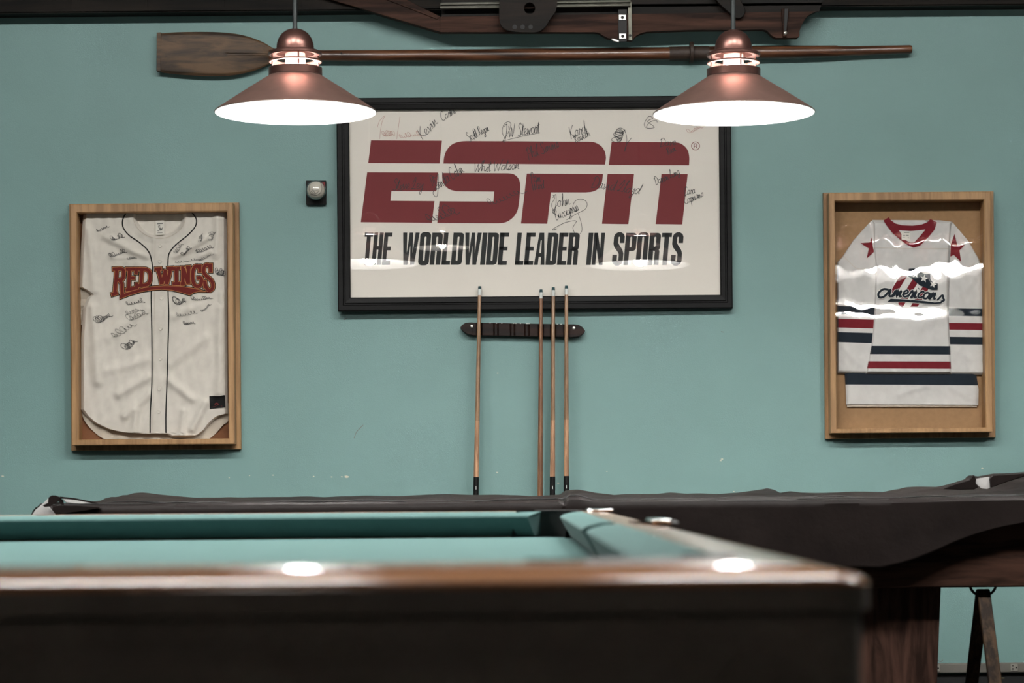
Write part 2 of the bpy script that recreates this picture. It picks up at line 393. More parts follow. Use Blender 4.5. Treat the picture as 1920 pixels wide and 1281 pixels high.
# ------------------------------------------------------------------ ceiling fixtures (above and outside the frame)
def fixture(x, y, label):
    t = thing('ceiling_light', (x, y, RH-.08), label, 'ceiling light', 'fluorescent ceiling fixtures')
    MB().box((x-.62, y-.15, RH-.05), (x+.62, y+.15, RH-.0005)).build('housing', M['enamel'], t, bevel=0.004)
    MB().box((x-.59, y-.13, RH-.08), (x+.59, y+.13, RH-.05)).build('diffuser', M['tube'], t, bevel=0.01)
for x in (-2.7, -0.9, 0.9, 2.7):
    fixture(x, -4.9, 'white fluorescent ceiling fixture above the gap between the two pool tables')

# ------------------------------------------------------------------ pendant lamps
def pendant(x, y, zr, label, group):
    """zr = height of the rim of the shade"""
    t = thing('pendant_lamp', (x, y, zr), label, 'pendant lamp', group)
    R = lambda pts: [(r, zr+h) for r, h in pts]
    c = (x, y, 0)
    MB().lathe(R([(0.2290, 0.0022), (0.2305, 0.0022), (0.2305, 0.0038), (0.228, 0.006), (0.150, 0.058), (0.0755, 0.106), (0.0745, 0.1055), (0.149, 0.0565), (0.2285, 0.0035)]), c, 96,).build('shade_temp', M['copper'], t)
    sh = [o for o in t.children][-1]; sh.name = 'shade'
    MB().lathe(R([(0.2297, 0.0021), (0.2297, 0.0002), (0.2283, 0.0), (0.2268, 0.001), (0.149, 0.0545), (0.0745, 0.1035), (0.0735, 0.125)]), c, 96).build('inner_reflector', M['enamel'], t)['label'] = 'white enamel inside of the shade'
    MB().lathe(R([(0.0735, 0.106), (0.0765, 0.107), (0.0765, 0.128), (0.0735, 0.129), (0.0720, 0.127), (0.0720, 0.108), (0.0735, 0.106)]), c, 64).build('collar', M['copper_dark'], t)
    for h in (0.1475,):
        MB().lathe(R([(0.054, h), (0.0740, h-.003), (0.0755, h-.001), (0.0740, h+.0015), (0.054, h+.004), (0.054, h)]), c, 64).build('vent_ring', M['copper_dark'], t)
    MB().lathe(R([(0.054, 0.168), (0.0740, 0.164), (0.0760, 0.166), (0.0760, 0.172), (0.070, 0.176), (0.056, 0.179), (0.054, 0.168)]), c, 64).build('top_flange', M['copper_dark'], t)
    MB().lathe(R([(0.0535, 0.176), (0.0535, 0.185), (0.052, 0.198), (0.047, 0.213), (0.038, 0.226), (0.026, 0.235), (0.013, 0.2395), (0.0, 0.2405)]), c, 64).build('dome', M['copper_dark'], t)
    for k in range(4):
        a = 0.65 + k*math.pi/2 + x*0.7
        px_, py_ = x+0.066*math.cos(a), y+0.066*math.sin(a)
        MB().tube([(px_, py_, zr+.124), (px_, py_, zr+.168)], 0.0022, 8).build('vent_post', M['copper_dark'], t)
    MB().lathe(R([(0.0, 0.170), (0.028, 0.170), (0.030, 0.138), (0.028, 0.137), (0.0, 0.137)]), c, 32).build('socket', M['enamel'], t)
    MB().lathe(R([(0.0, -0.004), (0.011, -0.003), (0.021, 0.002), (0.029, 0.012), (0.033, 0.026), (0.0335, 0.040), (0.033, 0.060), (0.031, 0.085), (0.029, 0.110), (0.027, 0.138)]), c, 48).build('bulb', M['bulb'], t)
    g = MB()
    for k in range(2):
        a = 0.5 + k*math.pi/2
        pts = []
        for i in range(17):
            b = math.pi*i/16
            r = 0.047*math.cos(b); h = 0.03 - 0.046*math.sin(b)
            pts.append((x+r*math.cos(a), y+r*math.sin(a), zr+h))
        g.tube(pts, 0.0012, 6)
    g.build('wire_guard', M['wire'], t)
    MB().tube([(x, y, zr+.235), (x, y, RH-.03)], 0.0068, 14).build('rod', M['rod'], t)
    MB().lathe([(0.0, RH-.035), (0.03, RH-.032), (0.055, RH-.012), (0.058, RH-.0005)], c, 32).build('ceiling_canopy', M['copper_dark'], t)
    return t
LD = 2.17
lampL = P(554.5, 212, LD); lampR = P(1376, 214, LD)
lamps = pendant(lampL.x, -LD, lampL.z, 'left copper cone pendant lamp, hanging in front of the oar blade end', 'copper pendant lamps over the covered table')
def lamp_copy(src, x, y, z, label, group):
    c = copy_tree(src); c.location = (x, y, z); c['label'] = label; c['group'] = group
    return c
def trim_rod(t, z):
    # a rod of the right length for a lamp hung at another height
    for ch in list(t.children):
        if ch.name.startswith('rod') or ch.name.startswith('ceiling_canopy'): bpy.data.objects.remove(ch)
lampR_o = lamp_copy(lamps, lampR.x, -LD, lampR.z, 'right copper cone pendant lamp, hanging in front of the oar collar', 'copper pendant lamps over the covered table')
lamp_copy(lamps, lampR.x+1.25, -LD, lampR.z, 'third copper cone pendant lamp, beyond the right end of the covered table', 'copper pendant lamps over the covered table')

rear = lamp_copy(lamps, -0.35, -11.0, 3.02, 'copper cone pendant lamp hanging high up behind the near table', 'copper pendant lamps further back in the room')
for ch_ in rear.children:
    if ch_.name.startswith('bulb'):
        ch_.data = ch_.data.copy(); ch_.data.materials[0] = mat('dim_lit_bulb', (1, 1, 1, 1), 0.3, 0, None, 0, emit=((1.0, 0.93, 0.86, 1), 220.0))

# ------------------------------------------------------------------ near pool table
TX0, TX1, TY0, TY1, TZ = -1.38, 0.170, -DW+1.13, -DW+3.97, 0.800
BED = TZ - 0.042
pt = thing('pool_table', ((TX0+TX1)/2, (TY0+TY1)/2, 0), 'uncovered near pool table with teal felt and polished brown rails', 'pool table')
def ring_sweep(prof, rad=0.026, seg=10):
    """prof: (inset, z) list swept round the rounded rectangle of the table"""
    base = []
    for cx, cy, a0 in ((TX1-rad, TY1-rad, 0), (TX0+rad, TY1-rad, 90), (TX0+rad, TY0+rad, 180), (TX1-rad, TY0+rad, 270)):
        for k in range(seg+1):
            a = math.radians(a0 + 90*k/seg); base.append((cx, cy, math.cos(a), math.sin(a)))
    n = len(base); vs = []
    for ins, z in prof:
        r = rad - ins
        for cx, cy, ca, sa in base:
            if r >= 0: vs.append((cx+r*ca, cy+r*sa, z))
            else:
                sx = 1 if ca > 1e-6 or (abs(ca) <= 1e-6 and cx > (TX0+TX1)/2) else -1; sy = 1 if cy > (TY0+TY1)/2 else -1
                sx = 1 if cx > (TX0+TX1)/2 else -1
                vs.append((cx + r*sx, cy + r*sy, z))
    m = len(prof)
    fs = [(i*n+k, i*n+(k+1) % n, (i+1)*n+(k+1) % n, (i+1)*n+k) for i in range(m-1) for k in range(n)]
    return vs, fs
v, f = ring_sweep([(0.0, TZ-.0108), (0.0003, TZ-.0095), (0.0012, TZ-.0082), (0.005, TZ-.0062), (0.015, TZ-.0040), (0.030, TZ-.0020), (0.045, TZ-.0006), (0.060, TZ), (0.062, TZ-.002), (0.062, TZ-.05)])
MB().add(v, f).build('rail', M['rail_brown'], pt)
v, f = ring_sweep([(0.014, TZ-.115), (0.004, TZ-.112), (0.004, TZ-.0235), (0.0, TZ-.0225), (0.0, TZ-.0108), (0.02, TZ-.0108)])
MB().add(v, f).build('rail_blind', M['cabinet'], pt)
mb = MB().box((TX0+.03, TY0+.03, 0.50), (TX1-.03, TY1-.03, TZ-.10)).build('cabinet', M['cabinet'], pt, bevel=0.004)
NO = 0.0945   # inset of the cushion nose from the outer edge
# bed with cut corners and side notches
bx0, bx1, by0, by1 = TX0+.062, TX1-.062, TY0+.062, TY1-.062
ch = 0.085; my = (TY0+TY1)/2
poly = [(bx0+ch, by0), (bx1-ch, by0), (bx1, by0+ch), (bx1, my-.05), (bx1-.03, my-.04), (bx1-.03, my+.04), (bx1, my+.05), (bx1, by1-ch), (bx1-ch, by1), (bx0+ch, by1), (bx0, by1-ch), (bx0, my+.05), (bx0+.03, my+.04), (bx0+.03, my-.04), (bx0, my-.05), (bx0, by0+ch)]
MB().prism([(a, b, BED) for a, b in poly], [(a, b, BED-.025) for a, b in poly]).build('bed_cloth', M['felt'], pt, smooth=False)
def cushion(p0, p1, inward, e0=0.025, e1=0.025):
    """cushion along the line p0-p1 (its nose ends), inward = unit vector towards the bed; the back runs longer"""
    p0, p1, n = Vector(p0), Vector(p1), Vector(inward); t = (p1-p0).normalized()
    prof = [(0.0345, TZ-.0005, 1), (0.020, TZ-.0015, .75), (0.006, TZ-.005, .3), (0.001, TZ-.0075, 0.05), (0.0, TZ-.0100, 0), (0.002, TZ-.0130, 0), (0.016, BED+.003, .4), (0.0345, BED+.002, 1)]
    vs = []
    for k, z, e in prof:
        for j in range(25):
            q = p0 + (p1-p0)*j/24
            a = p0 - n*k - t*e0*e; b = p1 - n*k + t*e1*e
            q = a + (b-a)*j/24
            vs.append((q.x, q.y, z))
    m = len(prof)
    fs = [(i*25+j, i*25+j+1, (i+1)*25+j+1, (i+1)*25+j) for i in range(m-1) for j in range(24)]
    fs.append(tuple(i*25 for i in range(m))); fs.append(tuple(i*25+24 for i in range(m-1, -1, -1)))
    MB().add(vs, fs).build('cushion', M['felt'], pt)
nx0, nx1, ny0, ny1 = TX0+NO, TX1-NO, TY0+NO, TY1-NO
g = 0.050
cushion((nx0+g, ny1), (nx1-g, ny1), (0, -1)); cushion((nx0+g, ny0), (nx1-g, ny0), (0, 1))
for X, n in ((nx1, (-1, 0)), (nx0, (1, 0))):
    cushion((X, ny0+g), (X, my-.065), n, 0.025, 0.012); cushion((X, my+.065), (X, ny1-g), n, 0.012, 0.025)
def pocket(x, y, a_out, r, high):
    """open cup; the side facing out of the table is tall"""
    m = MB(); seg = 28; vs = []
    for z_i in range(3):
        for k in range(seg):
            a = 2*math.pi*k/seg
            out = math.cos(a - a_out) > 0.1
            z = [BED-.10, BED-.004, TZ+.0008 if out else BED-.004][z_i]
            vs.append((x+r*math.cos(a), y+r*math.sin(a), z))
    fs = [(i*seg+k, i*seg+(k+1) % seg, (i+1)*seg+(k+1) % seg, (i+1)*seg+k) for i in range(2) for k in range(seg)] + [tuple(range(seg))]
    m.add(vs, fs)
    # rim lip on the rail
    vs = []; n2 = 16
    for rr, z in ((r-.001, TZ+.0008), (r+.012, TZ+.0016), (r+.016, TZ-.001)):
        for k in range(n2+1):
            a = a_out + (-0.9 + 1.8*k/n2)
            vs.append((x+rr*math.cos(a), y+rr*math.sin(a), z))
    fs = [(i*(n2+1)+k, i*(n2+1)+k+1, (i+1)*(n2+1)+k+1, (i+1)*(n2+1)+k) for i in range(2) for k in range(n2)]
    m.add(vs, fs)
    return m.build('pocket', M['pocket'], pt)
for sx, X in ((1, bx1-.064), (-1, bx0+.064)):
    for sy, Y in ((1, by1-.064), (-1, by0+.064)):
        pocket(X, Y, math.atan2(sy, sx), 0.060, True)
    o = pocket(X+sx*.070, my, 0 if sx > 0 else math.pi, 0.046, True)
    MB().box((X+sx*.110-.010, my-.075, TZ-.001), (X+sx*.110+.010, my+.060, TZ+.0035)).build('pocket_plate', M['chrome'], pt, bevel=0.003)['label'] = 'shiny metal plate behind the side pocket'
# far corner castings
for sx in (1, -1):
    X = TX1-.028 if sx > 0 else TX0+.028
    MB().box((X-.022, TY1-.10, TZ-.0008), (X+.020, TY1-.012, TZ+.0028)).build('corner_plate', M['chrome'], pt, bevel=0.003)['label'] = 'shiny metal plate at the far corner'
# legs
for X in (TX0+.24, TX1-.24):
    for Y in (TY0+.32, TY1-.32):
        MB().lathe([(0.085, 0.0), (0.09, 0.02), (0.07, 0.05), (0.075, 0.30), (0.10, 0.50)], (X, Y, 0), 24, cap=True).build('leg', M['cabinet'], pt)

# ------------------------------------------------------------------ covered pool table behind
FX0, FX1, FY1, FY0 = -1.20, 1.64, -(DW-7.67), -(DW-6.14)   # FY0 front edge
ft = thing('pool_table', ((FX0+FX1)/2, (FY0+FY1)/2, 0), 'walnut pool table under a brown vinyl cover, standing along the back wall', 'pool table')
def board(x0, x1, y0, y1, z0, z1, name, m, bevel=0.004):
    return MB().box((x0, y0, z0), (x1, y1, z1)).build(name, m, ft, bevel=bevel)
board(FX0+.02, FX1-.02, FY0+.02, FY1-.02, 0.742, 0.792, 'rail_top', M['walnut'])
az = P(1780, 1102, DW-6.17).z
board(FX0+.03, FX1-.03, FY0+.03, FY0+.055, az, 0.745, 'front_apron', M['walnut'])
board(FX0+.03, FX1-.03, FY1-.055, FY1-.03, az, 0.745, 'rear_apron', M['walnut'])
board(FX0+.03, FX0+.055, FY0+.055, FY1-.055, az, 0.745, 'end_apron', M['walnut'])
board(FX1-.055, FX1-.03, FY0+.055, FY1-.055, az, 0.745, 'end_apron', M['walnut'])
board(FX0+.055, FX1-.055, FY0+.055, FY1-.055, 0.68, 0.742, 'slate_bed', M['cabinet'])
lx1 = P(1766, 1102, DW-6.24).x
mid = (FX0+FX1)/2
for sx in (1, -1):
    for (Y, dy) in ((FY0+.075, 0), (FY1-.315, 0)):
        xo = lx1 if sx > 0 else 2*mid-lx1
        w_ = 0.25; zz = [(0, 0.0)]
        a0, a1 = (xo-sx*w_, xo); b0, b1 = (xo-sx*(w_-.02), xo-sx*.030)
        x0, x1 = sorted((a0, a1)); u0, u1 = sorted((b0, b1))
        zt, zb = 0.70, 0.0
        m = MB()
        vs = [(u0, Y+.02, zb), (u1, Y+.02, zb), (u1, Y+.22, zb), (u0, Y+.22, zb), (x0, Y, zt), (x1, Y, zt), (x1, Y+.24, zt), (x0, Y+.24, zt)]
        m.add(vs, [(0,3,2,1),(4,5,6,7),(0,1,5,4),(1,2,6,5),(2,3,7,6),(3,0,4,7)])
        m.build('leg', M['walnut_z'], ft, bevel=0.006)
# hook for the triangle rack under the front apron
hk = P(1843, 1103, DW-6.21)
pts = [(hk.x + 0.034*math.cos(a), hk.y, az+.008 - 0.032*math.sin(a)*1.0) for a in [math.pi*k/14 for k in range(15)]]
MB().tube([(pts[0][0], hk.y, az+.012)] + pts + [(pts[-1][0], hk.y, az+.012)], 0.0034, 10).build('hook', M['black'], ft)

# the cover
TOPC = 0.803
sil = [(60, 944), (72, 942), (85, 938), (93, 932), (103, 929), (130, 935), (170, 942), (200, 942), (213, 940), (222, 931), (235, 931), (245, 928), (262, 927), (300, 931), (400, 936), (650, 933), (850, 930), (1000, 932), (1050, 930), (1062, 922), (1085, 920), (1100, 923), (1115, 927), (1150, 930), (1240, 928), (1262, 925), (1290, 928), (1350, 929), (1420, 921), (1440, 918.5), (1450, 922), (1460, 928), (1480, 925), (1500, 927), (1600, 925), (1640, 924), (1665, 925), (1700, 917), (1760, 914), (1780, 910), (1820, 899), (1826, 891), (1832, 897), (1855, 894), (1870, 890), (1920, 886), (2000, 884), (2100, 895), (2200, 925)]
RD = DW-7.10   # the ridge that makes the skyline
sil_w = [(P(a, b, RD).x, P(a, b, RD).z) for a, b in sil]
hem = [(-2, 0.60), (0.5, 0.605), (0.93, 0.626), (1.0, 0.648), (1.12, 0.690), (1.296, 0.739), (1.45, 0.755), (1.7, 0.70)]
def cover_pt(u, vv):
    X = FX0-.006 + (FX1-FX0+.012)*u
    # v: 0 hem front .. .18 front edge .. .80 rear edge .. 1 rear hem
    zt = TOPC
    wob = 0.004*math.sin(X*9+1)+0.003*math.sin(X*23)
    if vv < 0.18:
        t = vv/0.18; zh = interp(hem, X) + 0.006*math.sin(X*17)
        fold = 0.006*math.sin(X*14)*(1-t)
        pinch = 0.012*math.exp(-((X-P(1057,940,DW-6.13).x)/0.008)**2)*t*(1-t)*4
        return (X, FY0-.008-0.010*(1-t)*0.6 - fold*0.6 + pinch, zh + (zt-.004-zh)*t)
    if vv > 0.82:
        t = (vv-.82)/.18
        return (X, FY1+.010+.008*math.sin(X*11)*t, zt - t*0.18)
    t = (vv-.18)/.64; Y = FY0-.006 + (FY1-FY0+.014)*t
    Z = -Y; d = -Y
    ridge = interp(sil_w, X*(1.0) * (DW-RD)/(DW-RD))
    k = math.exp(-((d-RD)/0.30)**2)
    z = zt + max(-0.006, (ridge-zt))*k
    # creases running along the table near the front edge
    a = (Y-FY0)
    z += 0.0050*math.exp(-((a-0.035-0.012*math.sin(X*3.1))/0.014)**2) + 0.0042*math.exp(-((a-0.13-0.03*math.sin(X*2.3+1))/0.022)**2)
    z += 0.0035*math.exp(-((a-0.26-0.04*math.sin(X*1.7+2))/0.03)**2) + (0.0016*math.sin(X*31+a*9) + 0.003*max(0, math.sin(X*7.3+a*22))**6 + 0.003*max(0, math.sin(X*5.1-a*31+1))**8)*(1 if a > .05 else 0)
    pc = P(1057, 940, DW-6.13).x
    z += 0.016*math.exp(-((X-pc-0.03)/0.035)**2)*math.exp(-((a-.12)/.14)**2) - 0.010*math.exp(-((X-pc)/0.007)**2)*math.exp(-((a-.0)/.2)**2)
    if t < 0.012: z -= 0.003
    return (X, Y, z)
cv = MB().grid(cover_pt, 420, 110)
cover = thing('table_cover', ((FX0+FX1)/2, (FY0+FY1)/2, TOPC-.01), 'crumpled dark brown vinyl cover draped over the far pool table', 'table cover')
cv.build('cover_sheet', M['vinyl'], cover, solid=0.0014)
for vv_, x0_ in ((0.192, 0.0), (0.225, 0.0), (0.262, 0.35)):  # dark hem seam lines that also paint in the shade of the wrinkles
    pts = []
    for i in range(241):
        u_ = x0_+(1-x0_)*i/240; q = cover_pt(u_, vv_ + 0.006*math.sin(u_*19+vv_*90) + 0.004*math.sin(u_*47)); pts.append((q[0], q[1], q[2]+.0012))
    MB().tube(pts, 0.0016, 6).build('seam_shade_line', M['pocket'], cover)
# short end drapes
for X, sgn in ((FX0-.008, -1), (FX1+.008, 1)):
    if sgn < 0: continue
    MB().grid(lambda u, q: (X + sgn*0.006*math.sin(u*30), FY0+(FY1-FY0)*u, TOPC-.002-0.16*q), 60, 8).build('end_drape', M['vinyl'], cover, solid=0.0014)
# turned back corner at the left end, white lining outward
def S_at(d): return lambda a, b, o: P(a, b, d+o)
m = MB()
def flap(poly, d, mi=0, th=0.003):
    m.pprism(poly, d-th, d, mi)
dl = DW-6.11
flap([(60, 966), (66, 957), (74, 950), (84, 941), (92, 933), (98, 940), (92, 950), (98, 957), (105, 966)], dl+.03)
flap([(100, 944), (106, 941), (116, 942), (118, 948), (108, 949)], dl+.045)
flap([(115, 932), (140, 935), (165, 940), (178, 944), (150, 945.5), (126, 945), (119, 938)], dl+.045)
m.build('lining_flap', M['lining'], cover, bevel=0.0015)['label'] = 'white underside of the turned back cover corner'
m = MB()
flap([(91, 933), (97, 929), (104, 929), (112, 932), (119, 939), (120, 947), (114, 946), (110, 940), (103, 944), (94, 950), (84, 951), (80, 948), (90, 943)], dl+.05)
flap([(60, 966), (66, 956), (72, 951), (68, 951), (62, 958), (59, 966)], dl+.03, 0, .012)
flap([(112, 931), (140, 934), (175, 941), (190, 944), (178, 945), (140, 937.5), (114, 935)], dl+.055)
flap([(100, 950), (112, 948), (150, 948.5), (185, 950.5), (190, 952), (160, 958), (105, 965), (98, 958)], dl-.01, 0, .012)
m.build('folded_corner', M['vinyl'], cover, bevel=0.0015)
m = MB(); flap([(1829, 898), (1855, 894), (1856, 915), (1851, 917), (1840, 916), (1829, 906)], DW-6.72, 0, .002)
m.build('white_flap', M['lining'], cover)['label'] = 'small white flap showing through the folds'
m = MB()
flap([(1768, 917), (1780, 911), (1795, 906), (1817, 900), (1822, 892), (1826, 891), (1830, 899), (1829, 906), (1834, 914), (1826, 918), (1800, 919)], DW-6.70, 0, .012)
flap([(1855, 897), (1862, 891), (1895, 889), (1925, 887), (1925, 892), (1890, 903), (1857, 915)], DW-6.70, 0, .012)
m.build('loose_fold', M['vinyl'], cover, bevel=0.002)

# triangle rack hanging from the hook, seen almost edge on
tr = thing('triangle_ball_rack', (hk.x, hk.y, az-.32), 'wooden triangle ball rack hanging from the hook under the covered table', 'ball rack')
m = MB(); ap = Vector((0, 0, az-.012)); L = 0.36; hgt = L*math.cos(math.pi/6)
yaw = math.radians(91); ux = Vector((math.cos(yaw), math.sin(yaw), 0)); un = Vector((-math.sin(yaw), math.cos(yaw), 0))
c0 = Vector((hk.x, hk.y, 0))
def tri(sc_, off):
    return [c0 + ap + Vector((0, 0, -off)), c0 + ap + ux*(L/2*sc_) + Vector((0, 0, -off-hgt*sc_)), c0 + ap - ux*(L/2*sc_) + Vector((0, 0, -off-hgt*sc_))]
def rounded_tri(half, cz, r):
    pts = []
    for k, a0 in enumerate((90, -30, 210)):
        cx = half*math.cos(math.radians(a0)); cy = half*math.sin(math.radians(a0))
        for j in range(5):
            a = math.radians(a0 - 60*(j/4-0.5)*-1*1 if False else a0 + 60 - 120*j/4)
            pts.append((cx + r*math.cos(a), cz + cy + r*math.sin(a)))
    return pts
RC = 0.172; zc = az-.010-RC-.014
outer = rounded_tri(RC, zc, 0.018); inner = rounded_tri(RC, zc, 0.004)
n = len(outer); hw = 0.0165
vs = []
for ring in (outer, inner):
    for s_ in (-1, 1):
        for (a, b) in ring:
            q = c0 + ux*a + un*(hw*s_); vs.append((q.x, q.y, b))
fs = []
for k in range(n):
    k2 = (k+1) % n
    fs += [(k, k2, n+k2, n+k), (2*n+k, 3*n+k, 3*n+k2, 2*n+k2), (k, 2*n+k, 2*n+k2, k2), (n+k, n+k2, 3*n+k2, 3*n+k)]
m.add(vs, fs); m.build('rack_frame', M['rack_tri'], tr, bevel=0.002)
m = MB()
zb_ = P(1865, 1270, DW-6.2).z
m.box((P(1856, 1270, DW-6.16).x, hk.y-.045, zb_-.001), (P(1884, 1270, DW-6.16).x, hk.y-.040, zb_+.001))
m.build('metal_band', M['brass'], tr)

# ------------------------------------------------------------------ cues and racks
def cue(pxt, pyt, pxb, pyb, label, wrap, wm, pale_z=None):
    top = P(pxt, pyt, 0.052); b1 = P(pxb, pyb, 0.085)
    dirv = (b1-top); k = (0.075-top.z)/dirv.z; bot = top + dirv*k; bot.y = -0.125; dirv = bot-top
    t = thing('pool_cue', bot, label, 'pool cue', 'pool cues standing in the wall rack')
    Lc = dirv.length
    def seg(name, s0, s1, r0, r1, m, n=6):
        pts = [top + dirv*((s0+(s1-s0)*i/n)/Lc) for i in range(n+1)]
        return MB().tube(pts, [r0+(r1-r0)*i/n for i in range(n+1)], 20).build(name, m, t)
    rad = lambda s: 0.0064 + (0.0148-0.0064)*min(1, s/1.45)**1.15
    seg('tip', 0, 0.011, 0.0056, rad(0), M['chalk'], 3)
    seg('ferrule', 0.011, 0.034, rad(0), rad(.034), M['ferrule'], 3)
    if wrap:
        zb = (P(pxb, pyb, 0.085)-top).length
        seg('shaft', 0.034, zb-.21, rad(.034), rad(zb-.21), M['cue_wood'])
        seg('forearm', zb-.21, zb, rad(zb-.21), rad(zb), wm)
        seg('grip', zb, Lc-.02, rad(zb)*1.02, rad(Lc), M['black'])
        m = MB(); q = top + dirv*((zb+.04)/Lc); 
        m.box((q.x-.0012, q.y-rad(zb)-.0012, q.z-.006), (q.x+.0012, q.y-rad(zb)+.002, q.z+.006)); m.build('maker_mark', M['ferrule'], t)
    else:
        seg('shaft', 0.034, Lc-.02, rad(.034), rad(Lc), wm, 10)
    seg('bumper', Lc-.02, Lc, 0.013, 0.012, M['pocket'], 3)
cue(899.5, 537, 893, 895, 'leftmost pool cue, standing apart at the left end of the rack, black butt', True, M['cue_pale'])
cue(1014.5, 543, 1013, 895, 'second pool cue from the left, plain brown wood down to the table', False, M['cue_brown'])
cue(1037.5, 539, 1036, 894, 'third pool cue from the left, pale tip without blue chalk, black butt', True, M['cue_pale'])
cue(1062, 536, 1062, 893, 'rightmost pool cue in the rack, blue chalked tip and black butt', True, M['cue_pale'])

cr = thing('cue_rack', P(980, 629, 0.02), 'small dark wooden wall rack with pointed ends that holds four cues', 'cue rack')
sl = 0.0195
def rp(px, dy): return (px, 604.5 + (px-863)*sl + dy)
m = MB()
body = [rp(885, 0), rp(1075, 0), rp(1075, 24), rp(885, 24)]
# body with half round notches along its front
x0, x1 = P(885, 0, .03).x, P(1075, 0, .03).x
zc_ = lambda px: P(px, 604.5 + (px-863)*sl + 12, .03).z
slots = [899, 930, 961, 988, 1014, 1037, 1062]
plan = [(885, 0.0)]
fr = []
pxx = 885.0
for s_ in slots:
    fr.append((s_-5.2, 0.036))
    for k in range(1, 8):
        a = math.pi*k/8; fr.append((s_-4.6*math.cos(a), 0.036-0.0085*math.sin(a)))
    fr.append((s_+5.2, 0.036))
fr = [(885, 0.036)] + fr + [(1075, 0.036)]
ring = [(885, 0.0)] + fr + [(1075, 0.0)]
def RP(px, d, up): 
    q = P(px, 604.5 + (px-863)*sl + 12, .03); return (q.x, -d, q.z + up)
m.prism([RP(a, b, 0.024) for a, b in ring], [RP(a, b, -0.024) for a, b in ring])
m.pprism([rp(886, 0), rp(886, 24), rp(876, 22), rp(868, 17), rp(863, 11), rp(866, 6), rp(873, 1)], 0.0, 0.036)
m.pprism([rp(1074, 0), rp(1085, 1), rp(1092, 5), rp(1097, 12), rp(1093, 18), rp(1085, 23), rp(1074, 24)], 0.0, 0.036)
m.build('rack_bar', M['rack_wood'], cr, smooth=False, bevel=0.0015)
for (a, b) in ((884.7, 612), (1076, 615.3)):
    q = P(a, b, .037)
    o = MB().lathe([(0.0, -0.0395), (0.0045, -0.039), (0.0062, -0.0365), (0.0062, -0.035)], (q.x, 0, q.z), 18, 'Y').build('screw', M['nickel'], cr)
m = MB()
for (a, r) in ((898, 2.2), (919, 1.6), (931, 1), (941, 1.3), (963, 1.4), (967, 1.8), (976, 1.2), (989, 2.2), (992, 1.4), (1045, 1.2), (1052, 1.6)):
    q = RP(a, 0.030, 0.0243); MB().box((q[0]-r*.002, -0.0366, q[2]-.0016), (q[0]+r*.002, -0.028, q[2]+.0008)).build('worn_chip', M['ferrule'], cr)
cs = thing('cue_stand_base', (P(978, 0, .1).x, -0.115, 0), 'low dark wooden base on the floor under the hanging cues', 'cue stand')
xa, xb = P(870, 0, .1).x, P(1090, 0, .1).x
MB().box((xa, -0.165, 0.0), (xb, -0.06, 0.072)).build('base_block', M['rack_wood'], cs, bevel=0.006)

# ------------------------------------------------------------------ wall things: oar and rowing rig
oa = thing('rowing_oar', P(1000, 110, 0.03), 'long old wooden oar hung flat on the wall under the dark ledge', 'oar')
topc = smooth_pts([(295, 63), (320, 61), (350, 60), (400, 60), (440, 63), (470, 70), (495, 80), (512, 90), (530, 95)], 4)
botc = smooth_pts([(294, 134), (310, 137), (350, 141), (400, 143), (440, 141), (475, 133), (498, 124), (514, 116), (530, 113)], 4)
def blade(u, vv):
    i = u*(len(topc)-1); k = min(int(i), len(topc)-2); fr_ = i-k
    tx = topc[k][0]+(topc[k+1][0]-topc[k][0])*fr_; ty = topc[k][1]+(topc[k+1][1]-topc[k][1])*fr_
    bx_ = botc[k][0]+(botc[k+1][0]-botc[k][0])*fr_; by_ = botc[k][1]+(botc[k+1][1]-botc[k][1])*fr_
    side = 1 if vv <= 0.5 else -1; w_ = vv*2 if vv <= .5 else (1-vv)*2
    th = 0.007 + 0.006*(1-abs(2*w_-1)**2) + 0.008*max(0, u-.5)*2*math.exp(-((w_-.5)/.16)**2)
    if abs(w_-.5) < 0.03 and u > 0.45: th -= 0.004
    e = min(1, w_/0.06, (1-w_)/0.06); th *= 0.35+0.65*e
    dep = 0.028 + side*th
    return P(tx+(bx_-tx)*w_, ty+(by_-ty)*w_, dep)
m = MB().grid(blade, 64, 100); m.build('blade', M['oar_blade'], oa)
m = MB().pprism([(294.5, 62), (303, 61.5), (302.5, 135.5), (294, 134)], 0.018, 0.041); m.build('blade_tip_band', M['oar_blade'], oa, bevel=0.002)
ax = [(505, 103.5, 11), (530, 104, 10), (620, 104.5, 10.5), (900, 104, 11.5), (1250, 101, 12.5), (1425, 98.5, 12.5), (1500, 97.5, 12), (1570, 96.2, 11)]
m = MB(); m.tube([P(a, b, 0.030) for a, b, r in ax], [r*0.002 for a, b, r in ax], 24); m.build('loom', M['oar'], oa)
ax = [(1570, 96.2, 10.2), (1600, 95.5, 9.2), (1690, 93, 8.0), (1706, 92.6, 8.2), (1709.5, 92.5, 6.8)]
m = MB(); m.tube([P(a, b, 0.030) for a, b, r in ax], [r*0.002 for a, b, r in ax], 24); m.build('handle', M['oar'], oa)
ax = [(1255, 101, 13.4), (1329, 99.8, 13.4)]
m = MB(); m.tube([P(a, b, 0.030) for a, b, r in ax], [r*0.002 for a, b, r in ax], 24); m.build('leather_sleeve', M['leather'], oa)
m = MB(); m.tube([P(1293, 98.6, 0.032), P(1300, 98.6, 0.032)], [0.041/1.0*0.98, 0.041*0.98], 28); m.build('collar_button', M['leather'], oa, bevel=0.002)
m = MB(); q = P(640, 100, .05); m.lathe([(0, -0.055), (0.003, -0.054), (0.003, -0.045)], (q.x, 0, q.z), 10, 'Y'); m.build('nail', M['pocket'], oa); m = MB(); q = P(1459, 94, .055); m.lathe([(0, -0.0575), (0.002, -0.057), (0.002, -0.045)], (q.x, 0, q.z), 10, 'Y')
m.build('nail', M['pocket'], oa)

